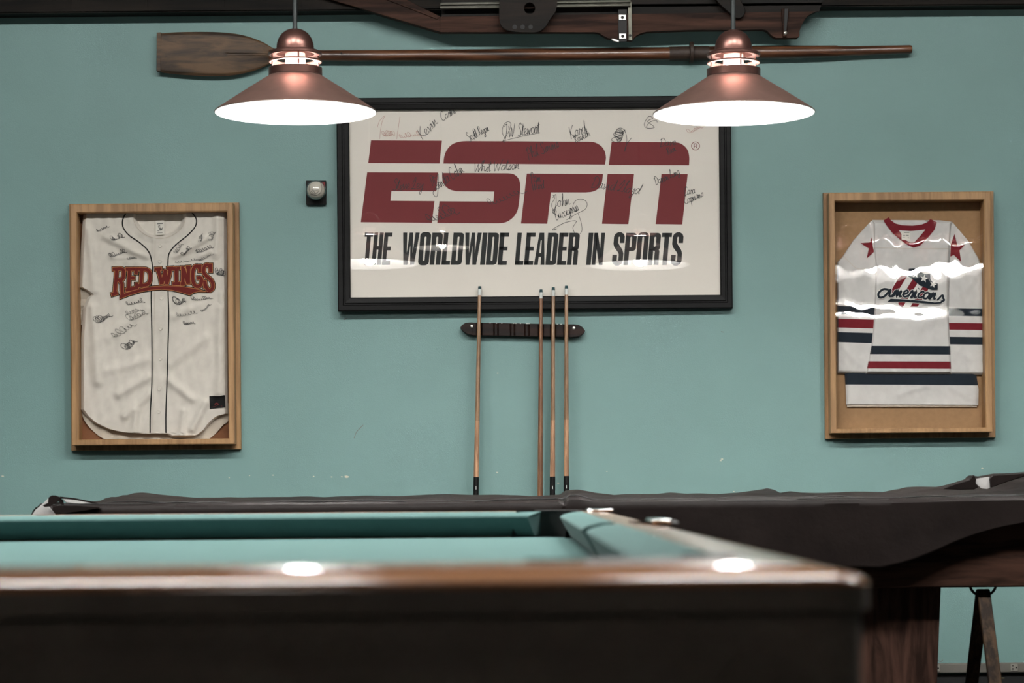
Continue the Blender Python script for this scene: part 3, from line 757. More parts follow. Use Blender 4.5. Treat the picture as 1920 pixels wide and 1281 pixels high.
rg = thing('rowing_seat_rig', P(1180, 78, 0.1050), 'dark mahogany rowing seat rig with metal slide rails, mounted above the oar', 'rowing rig')
B0, B1 = 0.0700, 0.1050
low = [(825.5, 62)] + [(1105, 62)] + smooth_pts([(1112, 62), (1122, 63), (1130, 68), (1139, 73)], 3) + [(1183, 77)] + smooth_pts([(1186, 76), (1192, 69), (1200, 64.5), (1212, 61)], 3) + [(1290, 58), (1424, 57)] + smooth_pts([(1430, 57), (1438, 60), (1446, 68), (1454, 72.5)], 3) + [(1494, 72), (1498, 69), (1498, 60)] + smooth_pts([(1500, 54), (1505, 43), (1514, 31), (1529, 23)], 4)
m = MB()
# triangulate the scalloped board by trapezoids, front and back, plus the edge
brd = [(825.5, 33)] + low
Sf = lambda a, b, o: (P(a, b, (B0+B1)/2).x, -B1, P(a, b, (B0+B1)/2).z)
Sb = lambda a, b, o: (P(a, b, (B0+B1)/2).x, -B0, P(a, b, (B0+B1)/2).z)
m.fill(brd, Sf, 0, 0, 20, 60); m.fill(brd, Sb, 0, 0, 20, 60)
nb = len(brd); vs = [Sf(a, b, 0) for a, b in brd] + [Sb(a, b, 0) for a, b in brd]
m.add(vs, [(i, (i+1) % nb, nb+(i+1) % nb, nb+i) for i in range(nb)])
m.build('scalloped_board', M['rig_wood'], rg, smooth=False)
MB().pprism([(828, -40), (1560, -46), (1535, 22.5), (828, 32)], 0.0670, 0.0870).build('upper_board', M['rig_dark'], rg, smooth=False)
MB().pprism([(600, -4.5), (700, -30), (825, 32.5), (826, 62.5)], 0.0600, 0.1030).build('diagonal_board', M['rig_wood'], rg, smooth=False, bevel=0.002)
MB().pprism([(690, -14), (702, -12), (822, 33), (820, 36.5)], 0.1030, 0.1075).build('edge_strip', M['rig_wood'], rg, smooth=False, bevel=0.001)
for (x0, x1, ya, yb) in ((825.5, 945, 5.5, 4), (1040, 1182, 2.5, 0.5)):
    m = MB()
    for dy in (0, 7):
        m.tube([P(x0, ya+dy+2.5, 0.1230), P(x1, yb+dy+2.5, 0.1230)], 0.0052, 10)
    m.pprism([(x0, ya), (x1, yb), (x1, yb+12), (x0, ya+12)], 0.1100, 0.1190)
    m.build('slide_rail', M['alu'], rg)
m = MB(); m.pprism([(1177, 4), (1184, 4), (1185.5, 76), (1178.5, 76)], 0.1050, 0.1170); m.build('rail_bracket', M['alu'], rg, bevel=0.001)
m = MB(); q = P(1181.5, 66.5, 0.1170); m.lathe([(0, -0.1195), (0.005, -0.1190), (0.005, -0.1150)], (q.x, 0, q.z), 12, 'Y'); m.build('bracket_hole', M['pocket'], rg)
m = MB(); m.pprism([(1159, 18), (1175, 18), (1175, 78), (1160, 78)], 0.1050, 0.1110); m.build('black_strap', M['pocket'], rg)
for (a, b) in ((1167, 32.7), (1167.5, 68)):
    m = MB(); m.pprism([(a-6.5, b-5), (a+6.5, b-5), (a+6.5, b+5), (a-6.5, b+5)], 0.1110, 0.1150)
    o = m.build('screw_plate', M['nickel'], rg, bevel=0.001)
    q = P(a, b, 0.1150); m = MB(); m.lathe([(0, -0.1175), (0.0055, -0.1170), (0.0062, -0.1150)], (q.x, 0, q.z), 16, 'Y'); m.box((q.x-.0055, -0.1182, q.z-.001), (q.x+.0055, -0.1172, q.z+.001)); m.build('screw', M['pocket'], o)
m = MB(); m.pprism([(1146, 73.5), (1152, 74), (1162, 77.5), (1160, 79.5), (1150, 77)], 0.0900, 0.1090); m.build('metal_clip', M['nickel'], rg)
# rolling seat with holes
m = MB()
out_ = smooth_pts([(938, -20), (936, 20), (938, 45), (948, 56), (968, 61), (990, 62), (1008, 61), (1022, 52), (1032, 36), (1043, 18), (1046, -20)], 4)
hole = [(993+10.5*math.cos(2*math.pi*k/20), 17+11*math.sin(2*math.pi*k/20)) for k in range(20)]
Sd = lambda d: (lambda a, b, o: (P(a, b, 0.1350).x, -d, P(a, b, 0.1350).z))
full = out_
class H: pass
def fill_hole(m, poly, holes, S):
    # bridge each hole to the outline by joining it through a slit
    pts = list(poly)
    for h in holes:
        j = max(range(len(h)), key=lambda k: h[k][1]); i = min(range(len(pts)), key=lambda k: (pts[k][0]-h[j][0])**2+(pts[k][1]-h[j][1])**2 if pts[k][1] > h[j][1] else 1e9)
        pts = pts[:i+1] + [h[(j-k) % len(h)] for k in range(len(h)+1)] + pts[i:]
    m.fill(pts, S, 0, 0, 6, 30)
fill_hole(m, out_, [hole], Sd(0.1500)); fill_hole(m, out_, [hole], Sd(0.1330))
for ring_ in (out_, hole):
    nb = len(ring_); A = [Sd(0.1500)(a, b, 0) for a, b in ring_]; Bk = [Sd(0.1330)(a, b, 0) for a, b in ring_]
    m.add(A+Bk, [(i, (i+1) % nb, nb+(i+1) % nb, nb+i) for i in range(nb)])
seat = m.build('rolling_seat', M['rig_dark'], rg, smooth=False)
m = MB()
for a in (965, 980, 995):
    q = P(a, 50.5, 0.1500); m.lathe([(0, -0.1512), (0.0085, -0.1508), (0.0085, -0.1490)], (q.x, 0, q.z), 16, 'Y')
m.build('seat_hole', M['pocket'], seat)
MB().pprism([(975, -10), (1010, -10), (1010, 16), (975, 17)], 0.1110, 0.1170).build('seat_carriage', M['rig_wood'], rg)
m = MB(); m.pprism([(1465, 17), (1479, 17), (1475, 68), (1468, 69)], 0.1050, 0.1170); m.build('strut', M['rig_wood'], rg, bevel=0.002)
m = MB(); m.pprism([(1471, 17), (1478, 17), (1474, 60), (1470, 60)], 0.1170, 0.1210); m.build('strut_strap', M['pocket'], rg)
m = MB(); q = P(1472.5, 62, 0.1170); m.lathe([(0, -0.1260), (0.005, -0.1240), (0.0072, -0.1190), (0.0072, -0.1050)], (q.x, 0, q.z), 16, 'Y'); m.build('pin', M['nickel'], rg)
m = MB(); m.pprism(smooth_pts([(1330, -20), (1345, 5), (1368, 26), (1380, 35), (1392, 33), (1397, 20), (1390, 5), (1380, -20)], 3), 0.1050, 0.1300); m.build('curved_knee', M['rig_dark'], rg, bevel=0.002)

# ------------------------------------------------------------------ hand lettering
HW = {
'a': (.5, [[(.4,.45),(.2,.5),(.05,.3),(.1,.05),(.3,.05),(.42,.3),(.42,.5),(.42,.1),(.55,.05)]]),
'b': (.45, [[(.0,.1),(.2,1),(.1,.95),(.08,.1),(.2,0),(.38,.15),(.35,.4),(.15,.4)]]),
'c': (.42, [[(.4,.4),(.25,.5),(.08,.3),(.12,.05),(.3,0),(.45,.1)]]),
'd': (.5, [[(.4,.45),(.2,.5),(.05,.3),(.1,.05),(.3,.05),(.48,1.0),(.42,.1),(.55,.05)]]),
'e': (.42, [[(.0,.1),(.35,.32),(.25,.5),(.08,.35),(.1,.05),(.3,0),(.45,.12)]]),
'g': (.5, [[(.4,.45),(.2,.5),(.05,.3),(.1,.05),(.35,.1),(.42,.5),(.4,-.3),(.2,-.45),(.1,-.3),(.55,.05)]]),
'h': (.48, [[(.02,.05),(.18,1),(.1,.95),(.06,.02),(.2,.45),(.35,.45),(.36,.05),(.5,.05)]]),
'i': (.28, [[(.0,.05),(.15,.5),(.14,.05),(.3,.05)], [(.2,.72),(.23,.75)]]),
'k': (.42, [[(.02,.05),(.18,1),(.1,.95),(.06,.02),(.35,.5),(.15,.25),(.4,.03)]]),
'l': (.26, [[(.0,.05),(.25,1),(.15,.95),(.12,.05),(.28,.05)]]),
'm': (.7, [[(.0,.05),(.08,.5),(.08,.02),(.25,.48),(.3,.02),(.48,.48),(.52,.05),(.7,.05)]]),
'n': (.48, [[(.0,.05),(.08,.5),(.08,.02),(.28,.48),(.34,.05),(.5,.05)]]),
'o': (.44, [[(.25,.5),(.05,.3),(.12,.03),(.32,.08),(.35,.4),(.22,.5),(.46,.4)]]),
'p': (.45, [[(.05,.45),(.08,.5),(.05,-.45),(.1,.4),(.3,.48),(.38,.2),(.12,.05),(.45,.05)]]),
'r': (.36, [[(.0,.05),(.1,.55),(.2,.42),(.3,.45),(.25,.05),(.38,.05)]]),
's': (.34, [[(.0,.05),(.2,.55),(.28,.2),(.15,.0),(.05,.08),(.36,.08)]]),
't': (.3, [[(.0,.05),(.2,.95),(.14,.05),(.3,.05)], [(.02,.65),(.34,.72)]]),
'u': (.48, [[(.0,.1),(.08,.5),(.1,.05),(.3,.08),(.38,.5),(.38,.05),(.5,.05)]]),
'v': (.42, [[(.0,.45),(.08,.5),(.15,.02),(.36,.5),(.44,.42)]]),
'w': (.6, [[(.0,.45),(.08,.5),(.12,.02),(.3,.4),(.36,.02),(.55,.5),(.62,.42)]]),
'y': (.45, [[(.0,.45),(.08,.5),(.15,.1),(.36,.5),(.3,-.3),(.12,-.45),(.1,-.25),(.48,.08)]]),
'A': (.65, [[(.0,.0),(.35,1.05),(.42,.0)], [(.08,.4),(.55,.45)]]),
'B': (.65, [[(.1,.0),(.18,1)], [(.0,.8),(.3,1.1),(.5,.85),(.2,.55),(.55,.35),(.35,-.02),(.05,.05)]]),
'C': (.6, [[(.55,.85),(.4,1.05),(.1,.75),(.05,.25),(.3,.0),(.6,.15)]]),
'D': (.7, [[(.15,.0),(.2,1)], [(.0,.85),(.35,1.1),(.65,.7),(.5,.1),(.1,.0)]]),
'J': (.55, [[(.1,.9),(.45,1.1),(.35,.3),(.2,-.4),(.0,-.2),(.5,.2)]]),
'K': (.6, [[(.15,1.0),(.08,.0)], [(.6,1.05),(.12,.5),(.55,.0)]]),
'L': (.55, [[(.0,.5),(.3,1.1),(.35,.8),(.1,.05),(.0,.1),(.2,.08),(.6,.02)]]),
'P': (.6, [[(.15,-.1),(.2,1)], [(.0,.75),(.3,1.1),(.55,.8),(.4,.5),(.18,.5)]]),
'R': (.6, [[(.12,.0),(.18,1)], [(.0,.8),(.3,1.1),(.5,.85),(.18,.5),(.6,-.05)]]),
'S': (.55, [[(.5,.9),(.35,1.1),(.15,.85),(.45,.4),(.35,.0),(.0,.1)]]),
'W': (.8, [[(.0,.95),(.15,.0),(.4,.8),(.5,.0),(.85,1.1)]]),
'.': (.15, [[(.03,.0),(.06,.03)]]), ' ': (.3, []),
}
def hand(m, text, x, y, h, ang, S, off, width=1.1, slant=0.25, mi=0, wid=1.0):
    ca, sa = math.cos(math.radians(ang)), math.sin(math.radians(ang)); cx = 0
    for i, c in enumerate(text):
        adv, strokes = HW[c]
        for st in strokes:
            st = smooth_pts(st, 4)
            pts = []
            for (a, b) in st:
                lx = (cx + a + slant*b + 0.03*math.sin(i*3+b*4))*h*wid; ly = -(b + 0.04*math.sin(i*2.1))*h
                pts.append((x + lx*ca + ly*sa, y - lx*sa + ly*ca))
            m.strip(pts, width, S, off, mi)
        cx += adv
def scribble(m, x, y, wd, ht, ang, S, off, seed, width=0.9, mi=0, n=9):
    rnd = random.Random(seed); pts = []; k = n*7; big = [rnd.random() < 0.25 or q == 0 for q in range(n+1)]
    amp = [ht*(0.55+0.5*rnd.random()) if b else ht*(0.16+0.22*rnd.random()) for b in big]; ph = rnd.uniform(-.5, .5)
    for i in range(k+1):
        t = i/k; q = min(int(t*n), n-1); fr = t*n-q; a = 2*math.pi*t*n + ph
        am = amp[q]*(1-fr)+amp[q+1]*fr
        lx = t*wd + am*0.42*math.sin(a) + 0.22*am*math.cos(a); ly = -am*0.62*(1-math.cos(a)) + 0.12*ht*math.sin(5*t+ph)
        if i % 7 == 3: lx += rnd.uniform(-.12, .12)*ht
        pts.append((lx, ly))
    pts += [(wd*1.05, 0), (wd*(1.12+.1*rnd.random()), -ht*.1)]
    ca, sa = math.cos(math.radians(ang)), math.sin(math.radians(ang))
    m.strip([(x + a*ca + b*sa, y - a*sa + b*ca) for a, b in smooth_pts(pts, 2)], width, S, off, mi)

# ------------------------------------------------------------------ the big framed poster
pc = P(1002.5, 383, 0.0)
po = thing('framed_poster', pc, 'big black framed signed red and black lettered sports network poster', 'framed poster')
FD, GD, PD = 0.034, 0.022, 0.014
fx0, fx1 = P(632.5, 383, FD).x, P(1372, 383, FD).x; fz1, fz0 = P(1002, 182, FD).z, P(1002, 581.5, FD).z
ix0, ix1 = P(656.5, 383, GD).x, P(1349, 383, GD).x; iz1, iz0 = P(1002, 205, GD).z, P(1002, 556.5, GD).z
def frame_ring(prof, o, i):
    """prof: list of (t, depth) t=0 outer edge, 1 inner edge; mitred"""
    (x0, x1, z0, z1), (u0, u1, w0, w1) = o, i
    vs = []
    for t, d in prof:
        for (a, b) in (((x0, z0), (u0, w0)), ((x1, z0), (u1, w0)), ((x1, z1), (u1, w1)), ((x0, z1), (u0, w1))):
            vs.append((a[0]+(b[0]-a[0])*t, -d, a[1]+(b[1]-a[1])*t))
    k = len(prof)
    return vs, [(q*4+j, q*4+(j+1) % 4, (q+1)*4+(j+1) % 4, (q+1)*4+j) for q in range(k-1) for j in range(4)]
v, f = frame_ring([(0, 0.0005), (0, FD-.003), (0.08, FD), (0.40, FD), (0.46, FD-.004), (0.54, FD-.004), (0.60, FD-.001), (0.93, FD-.003), (1.0, FD-.006), (1.0, PD-.002)], (fx0, fx1, fz0, fz1), (ix0, ix1, iz0, iz1))
MB().add(v, f).build('frame', M['frame_black'], po, smooth=False)
MB().box((fx0+.02, -PD, fz0+.02), (fx1-.02, -.0005, fz1-.02)).build('poster_sheet', M['poster'], po, smooth=False)
SP = lambda a, b, o: P(a, b, PD+.0003+o)
def arc(cx, cy, rx, ry, a0, a1, n=8): return [(cx+rx*math.cos(math.radians(a0+(a1-a0)*k/n)), cy-ry*math.sin(math.radians(a0+(a1-a0)*k/n))) for k in range(n+1)]
ms = MB()
shapes = [
 [(696, 264.2), (828.8, 264.8), (824.2, 307.5), (690.8, 306.9)],
 [(688.8, 324.2), (821.5, 324.4), (817.9, 359.6), (734.2, 359.4), (732.5, 377.5), (814.8, 378), (810, 419), (676.9, 417.9)],
 smooth_pts([(831.5, 307.6), (833, 295), (838, 282), (848, 271.5), (862, 266.6), (876, 265.4)], 4) + smooth_pts([(1104, 266.4), (1116, 268), (1127, 274.5), (1133.5, 284), (1136, 296), (1134.2, 309.2)], 4),
 smooth_pts([(953, 325.8), (963, 327.5), (971, 334), (975, 344), (975.2, 357.5), (972, 388), (967, 402), (958, 412), (947, 418), (934, 419.6)], 4) + [(820, 419), (824, 378.3), (925, 378.8), (926.7, 360.2), (870, 359.8)] + smooth_pts([(855, 359.5), (842, 355.5), (833.5, 347.5), (829.6, 337), (829.2, 325.3)], 4),
 [(987.6, 326.3), (1130.5, 327)] + smooth_pts([(1129.5, 336), (1127.3, 346), (1121, 355), (1111, 360), (1098, 361.5)], 4) + [(1033, 361.5), (1026, 420.3), (976.7, 420)],
 [(1146.6, 266.5)] + smooth_pts([(1263, 267.2), (1274, 268.6), (1284, 275), (1290, 284), (1292.3, 296), (1291.8, 310.3)], 4) + [(1141.2, 309.9)],
 [(1139, 327), (1188.6, 327), (1178, 420.9), (1128.4, 420.3)],
 [(1240, 327), (1289.2, 327), (1279, 421.3), (1229, 420.9)]]
for s_ in shapes: ms.fill(s_, SP, 0, 0, 30, 60)
ms.strip(arc(1304, 274, 7.6, 7.6, 0, 360, 28)[:-1], 1.1, SP, 0, 0, True)
ms.strip([(1301.3, 278.5), (1301.3, 269.8)], 1.3, SP, 0); ms.strip(smooth_pts([(1301.3, 270.2), (1305, 270), (1306.8, 272), (1305, 274.2), (1301.3, 274.3)], 3), 1.2, SP, 0); ms.strip([(1304.2, 274.2), (1307, 278.5)], 1.3, SP, 0)
ms.build('red_letters', M['red_ink'], po, smooth=False)
# black tagline in heavy condensed italics
def rrect(x0, y0, x1, y1, r, cor=(1, 1, 1, 1)):
    out = []
    for (cx, cy, a0, on) in ((x1-r, y0+r, 90, cor[1]), (x1-r, y1-r, 0, cor[2]), (x0+r, y1-r, -90, cor[3]), (x0+r, y0+r, 180, cor[0])):
        if on: out += [(cx + r*math.cos(math.radians(a0-90*k/5)), cy - r*math.sin(math.radians(a0-90*k/5))) for k in range(6)]
        else:
            sx = x1 if cx > (x0+x1)/2 else x0; sy = y0 if cy < (y0+y1)/2 else y1; out.append((sx, sy))
    return out
HH, ST, HB = 60.0, 7.9, 7.4
def ring_poly(o, i):   # outer with hole via slit
    j = min(range(len(i)), key=lambda k: (i[k][0]-o[0][0])**2+(i[k][1]-o[0][1])**2)
    return [o[0]] + [i[(j-k) % len(i)] for k in range(len(i)+1)] + o
def box_(a, b, c, d): return [(a, b), (c, b), (c, d), (a, d)]
def GL(c):
    w = 19.0
    if c == 'I': return ST+.6, [box_(0, 0, ST+.6, HH)]
    if c == 'T': return 17, [box_(0, 0, 17, HB+.5), box_(4.6, 0, 12.6, HH)]
    if c == 'H': return w, [box_(0, 0, ST, HH), box_(w-ST, 0, w, HH), box_(0, 25, w, 32)]
    if c == 'E': return 16, [box_(0, 0, ST, HH), box_(0, 0, 16, HB), box_(0, 26, 15, 33), box_(0, HH-HB, 16, HH)]
    if c == 'L': return 15, [box_(0, 0, ST, HH), box_(0, HH-HB, 15, HH)]
    if c == 'O': return w, [ring_poly(rrect(0, -1, w, HH+1, 7), rrect(ST, HB, w-ST, HH-HB, 1.8))]
    if c == 'D': return w, [ring_poly(rrect(0, 0, w, HH, 6, (0, 1, 1, 0)), rrect(ST, HB, w-ST, HH-HB, 1.8))]
    if c == 'P': return w, [ring_poly(rrect(0, 0, w, 34, 6, (0, 1, 1, 0)), rrect(ST, HB, w-ST, 27, 1.8)), box_(0, 30, ST, HH)]
    if c == 'R': return w, [ring_poly(rrect(0, 0, w, 33, 6, (0, 1, 1, 0)), rrect(ST, HB, w-ST, 26, 1.8)), box_(0, 30, ST, HH), [(ST-1, 26), (w-4, 27), (w-.5, 34), (w-.5, HH), (w-ST-.5, HH), (w-ST-.5, 34), (ST-1, 33)]]
    if c == 'N': return w+.6, [box_(0, 0, 6.8, HH), box_(w+.6-6.8, 0, w+.6, HH), [(0, 0), (6.4, 0), (w+.6, HH), (w-5.8, HH)]]
    if c == 'A': return w, [[(5.2, 0), (w-5.2, 0), (w, HH), (w-7, HH), (w-8.6, 14), (8.6, 14), (7, HH), (0, HH)], box_(5, 38, w-5, 45)]
    if c == 'W': return 29, [[(0, 0), (7.2, 0), (9.4, 38), (11.4, 0), (17.6, 0), (19.6, 38), (21.8, 0), (29, 0), (23.8, HH), (17, HH), (14.5, 24), (12, HH), (5.2, HH)]]
    if c == 'S':
        w = 18.5
        return w, [rrect(0, -1, w, HB+1, 6, (1, 1, 0, 0))[:0] or [(0, 7), (2, 2), (6.5, -1), (12, -1), (16.5, 2), (w, 7), (w, 19), (w-ST, 19), (w-ST, 8.5), (w-ST-1.6, 7), (ST+1.4, 7), (ST, 8.5), (ST, 18), (ST+2, 22), (w-2.5, 31), (w, 38), (w, 53), (w-2, 58), (12, 61), (6.5, 61), (2, 58), (0, 53), (0, 41), (ST, 41), (ST, 51.5), (ST+1.5, 53), (w-ST-1.5, 53), (w-ST, 51.5), (w-ST, 40), (w-ST-1.5, 36.5), (2, 27), (0, 21)]]
for word, x0, x1 in (('THE', 679.5, 736.5), ('WORLDWIDE', 751, 955), ('LEADER', 965, 1087.5), ('IN', 1098.5, 1134.5), ('SPORTS', 1146.5, 1282)):
    gl = [GL(c) for c in word]; gap = 1.6; tot = sum(q[0] for q in gl) + gap*(len(word)-1)
    mt = MB(); shear = 5.2; k = (x1-x0-shear)/tot; cx = 0
    for w_, polys in gl:
        for pl in polys:
            mt.fill([(x0 + (cx+a)*k + shear*(1-b/HH), 437.2 - (x0-679)*0.0000 + b*1.005) for a, b in pl], SP, 0.0, 0, 30, 60)
        cx += w_+gap
    mt.build('tagline_word', M['black_ink'], po, smooth=False)
OF = 0.0007
class Pen:
    'every signature a part of its own'
    def __init__(s, par, m_): s.par = par; s.m_ = m_; s.cur = None
    def new(s):
        s.flush(); s.cur = MB(); return s.cur
    def flush(s):
        if s.cur is not None and s.cur.v: s.cur.build('signature', s.m_, s.par, smooth=False)
        s.cur = None
pen_ = Pen(po, M['pen'])
for (t, x, y, h, a, wd) in (('Kevin', 792, 264, 20, 47, 1.0), ('Corke', 829, 229, 16, 32, .9), ('Scott', 880, 268, 17, 34, .6), ('Regan', 899, 255, 15, 26, .55), ('J.W. Stewart', 944, 259, 22, 8, .62),
                            ('Karl', 1070, 262, 22, 25, .8), ('Ravech', 1079, 270, 14, 30, .8), ('Dave', 1236, 276, 14, 8, 1.1), ('Revsine', 1252, 291, 12, 28, .8),
                            ('Darren Lang', 1229, 348, 14, 25, .7), ('Cara', 1283, 367, 15, 12, .7), ('Capuano', 1284, 384, 15, 24, .75), ('John', 1036, 392, 22, 14, .8), ('Buccigross', 1042, 414, 18, 24, .62),
                            ('Whit Watson', 888, 324, 19, 4, .9), ('Linda Cohn', 818, 358, 22, 33, .62), ('Pam', 995, 344, 18, 12, .6), ('Ward', 998, 358, 15, 12, .7),
                            ('Steve Levy', 736, 358, 20, 3, .75), ('Phil Simms', 990, 300, 20, 22, .7), ('David Lloyd', 1106, 352, 20, -8, .95)):
    if t == 'Revsine': t = 'Ravi'
    if t == 'Steve Levy': t = 'Steve Ley'
    if t == 'Karl': t = 'Kord'
    hand(pen_.new(), t, x, y, h, a, SP, OF, 0.95, 0.25, 0, wd)
scribble(pen_.new(), 1160, 268, 22, 18, 60, SP, OF, 3); scribble(pen_.new(), 800, 415, 55, 26, 12, SP, OF, 11); scribble(pen_.new(), 915, 385, 65, 18, 18, SP, OF, 14, 0.8)
pen_.new().strip(smooth_pts([(1158, 264), (1153, 255), (1157, 243), (1166, 241), (1173, 250), (1175, 268), (1171, 285), (1174, 272), (1184, 259)], 5), 0.9, SP, OF)
pen_.new().strip(smooth_pts([(1040, 400), (1034, 385), (1040, 372), (1036, 366)], 5), 0.8, SP, OF)
pen_.new().strip(smooth_pts([(1062, 413), (1080, 402), (1098, 392), (1100, 380), (1090, 374), (1078, 378), (1074, 390), (1082, 398)], 5), 0.8, SP, OF)
pen_.new().strip(smooth_pts([(1084, 402), (1090, 420), (1090, 436), (1080, 440), (1074, 428), (1080, 415), (1060, 418), (1040, 428), (1036, 432), (1044, 430)], 5), 0.8, SP, OF)
pen_.new().strip(smooth_pts([(1210, 240), (1208, 232), (1216, 219), (1224, 222), (1214, 228), (1224, 236), (1226, 240), (1212, 240), (1218, 230), (1230, 226), (1232, 230)], 5), 0.9, SP, OF)
pen_.new().strip(smooth_pts([(948, 262), (942, 250), (944, 236), (952, 229), (958, 234), (952, 252)], 5), 0.8, SP, OF)
pen_.new().strip(smooth_pts([(940, 266), (980, 256), (1012, 250)], 5), 0.7, SP, OF)
pen_.new().strip(smooth_pts([(812, 350), (806, 330), (816, 334), (822, 328), (820, 368), (812, 362), (824, 342)], 5), 0.9, SP, OF)
pen_.flush()
mp_ = MB()
mp_.strip(smooth_pts([(708, 240), (712, 228), (722, 218), (716, 232), (712, 262)], 4), .8, SP, OF); scribble(mp_, 718, 256, 20, 10, 2, SP, OF, 31, .8); mp_.strip([(744, 262), (750, 220)], .8, SP, OF); hand(mp_, 'Wingo', 748, 258, 14, 4, SP, OF, .8) if False else scribble(mp_, 748, 258, 38, 11, 2, SP, OF, 21, .8)
scribble(mp_, 1290, 250, 26, 10, 20, SP, OF, 5, .7)
mp_.build('faded_signature', M['faint_pen'], po, smooth=False)
MB().add([(ix0, -GD, iz0), (ix1, -GD, iz0), (ix1, -GD, iz1), (ix0, -GD, iz1)], [(0, 1, 2, 3)]).build('glass_pane', M['glass'], po, smooth=False)
POSTER_TILT = (0.0, 0.0)
po.rotation_euler = (math.radians(-0.48), 0, math.radians(0.55))
po.location.y -= 0.0105

# ------------------------------------------------------------------ display cases
def case(name, label, fl, fr, op, backing, pane):
    """fl: flange outer px box, fr: front frame outer px box, op: opening px box"""
    D = 0.085; cx, cy = (fr[0]+fr[2])/2, (fr[1]+fr[3])/2
    t = thing(name, P(cx, fr[3], 0.0), label, 'display case', 'wooden jersey display cases')
    def rect(b, d):
        mx_, my_ = (b[0]+b[2])/2, (b[1]+b[3])/2; c_ = P(mx_, my_, d); s_ = (DW-d)/FPX
        return (c_.x-(b[2]-b[0])/2*s_, c_.x+(b[2]-b[0])/2*s_, c_.z-(b[3]-b[1])/2*s_, c_.z+(b[3]-b[1])/2*s_)
    Fl, Fr, Op = rect(fl, 0.02), rect(fr, D), rect(op, D)
    # flange and box sides
    v, f = frame_ring([(0, 0.0005), (0, 0.018), (0.05, 0.020), (1, 0.020)], Fl, Fr)
    MB().add(v, f).build('back_flange', M['oak'], t, smooth=False)
    v, f = frame_ring([(0, 0.018), (0, D-.020), (0.04, D-.019), (0.04, D-.017), (0, D-.016), (0, D-.002), (0.12, D), (0.88, D), (1.0, D-.004), (1.0, 0.012)], Fr, Op)
    MB().add(v, f).build('frame', M['oak'], t, smooth=False)
    MB().box((Fr[0]+.006, -0.012, Fr[2]+.006), (Fr[1]-.006, -0.0005, Fr[3]-.006)).build('backing_board', backing, t, smooth=False)
    g = MB()
    x0, x1, z0, z1 = Op
    n = 12
    bow = pane is M['wavy']; ZC = P(1705, 588).z
    def gp(u, q):
        X, Z_ = x0+(x1-x0)*u, z0+(z1-z0)*q; c_ = (x0+x1)/2
        if not bow: return (X, -(D-.012), Z_)
        sag = 0.5*0.245*((X-1.53)**2)                      # the acrylic sheet bows inwards at its middle
        lean = -0.020*(Z_-(z0+z1)/2)
        w_ = 0.00004*math.sin(9*X+38*Z_) + 0.00006*math.sin(31*X-61*Z_+1) + 0.00004*math.sin(83*X+47*Z_)
        q_ = Z_-ZC-0.010*math.sin(7*X); am_ = 0.054-0.11*max(0, X-1.56)
        w_ += am_*0.040*0.886*math.erf(q_/0.040)
        return (X, -(D-.024) - sag - lean + w_, Z_)
    g.grid(gp, 90 if bow else 12, 130 if bow else 12); g.build('clear_front', pane, t)
    return t
caseL = case('display_case', 'light oak display case on the left holding the signed baseball jersey', (131.5, 381, 450, 844), (133, 381.5, 438.5, 834), (146, 398, 427, 823.5), M['brown_board'], M['acrylic'])
caseR = case('display_case', 'light oak display case on the right holding the hockey jersey', (1545.5, 360, 1865, 822), (1556, 360.5, 1860, 811.5), (1567.5, 376, 1846.5, 803), M['cork'], M['wavy'])

# ------------------------------------------------------------------ baseball jersey
def A(x, y): return (100+x/2.463, 350+y/2.463)   # from the enlarged view
def seg_d(px, py, a, b):
    vx, vy = b[0]-a[0], b[1]-a[1]; t = max(0, min(1, ((px-a[0])*vx+(py-a[1])*vy)/(vx*vx+vy*vy)))
    return math.hypot(px-a[0]-t*vx, py-a[1]-t*vy)
foldsB = [(A(240,230), A(430,330), 7, .006), (A(270,330), A(440,370), 6, .005), (A(560,330), A(700,240), 7, .006), (A(560,400), A(720,300), 6, .004),
          (A(440,880), A(300,960), 8, .006), (A(440,960), A(330,1060), 8, .006), (A(440,800), A(250,850), 9, .004), (A(540,900), A(640,980), 8, .006), (A(540,820), A(700,700), 9, .005),
          (A(700,1000), A(640,1120), 7, .006), (A(560,600), A(700,520), 8, .004), (A(180,560), A(205,900), 9, .007), (A(160,200), A(190,480), 8, .005), (A(760,150), A(745,420), 7, .006),
          (A(770,500), A(765,950), 8, .006), (A(250,700), A(430,560), 9, .003), (A(600,1040), A(590,1150), 6, .005), (A(380,1040), A(370,1130), 7, .005)]
NEK = (A(490, 130)[0], A(490, 128)[1], 48.5, 44.0)
def dB(px, py):
    d = 0.046
    k_ = 0.12 if 202 < px < 408 and 488 < py < 566 else (0.12 + 0.88*min(1, max(202-px, px-408, 488-py, py-566, 0)/12))
    for a, b, w_, am in foldsB: d += k_*2.0*am*math.exp(-(seg_d(px, py, a, b)/w_)**2)
    d += 0.0012*math.sin(px*.31+py*.05)*math.sin(py*.11)
    # placket
    cxp = A(490, 0)[0]
    if py > A(0, 240)[1]: d += 0.0018*k_*max(0, min(1, (16-abs(px-cxp))/4))
    e = ((px-NEK[0])/NEK[2])**2 + ((py-NEK[1])/NEK[3])**2
    if e < 1: d -= 0.022*min(1, (1-e)*5)
    elif e < 1.6: d += 0.004*(1.6-e)/.6
    return d
lef = [(118, 140), (180, 134), (300, 127), (465, 121), (480, 150), (500, 176), (512, 158), (560, 138), (700, 128), (1030, 128), (1060, 150), (1090, 185), (1120, 250), (1135, 320), (1142, 430), (1150, 470), (1160, 560)]
rig = [(118, 800), (1050, 806), (1058, 770), (1075, 745), (1100, 720), (1125, 700), (1145, 670), (1155, 640), (1160, 610)]
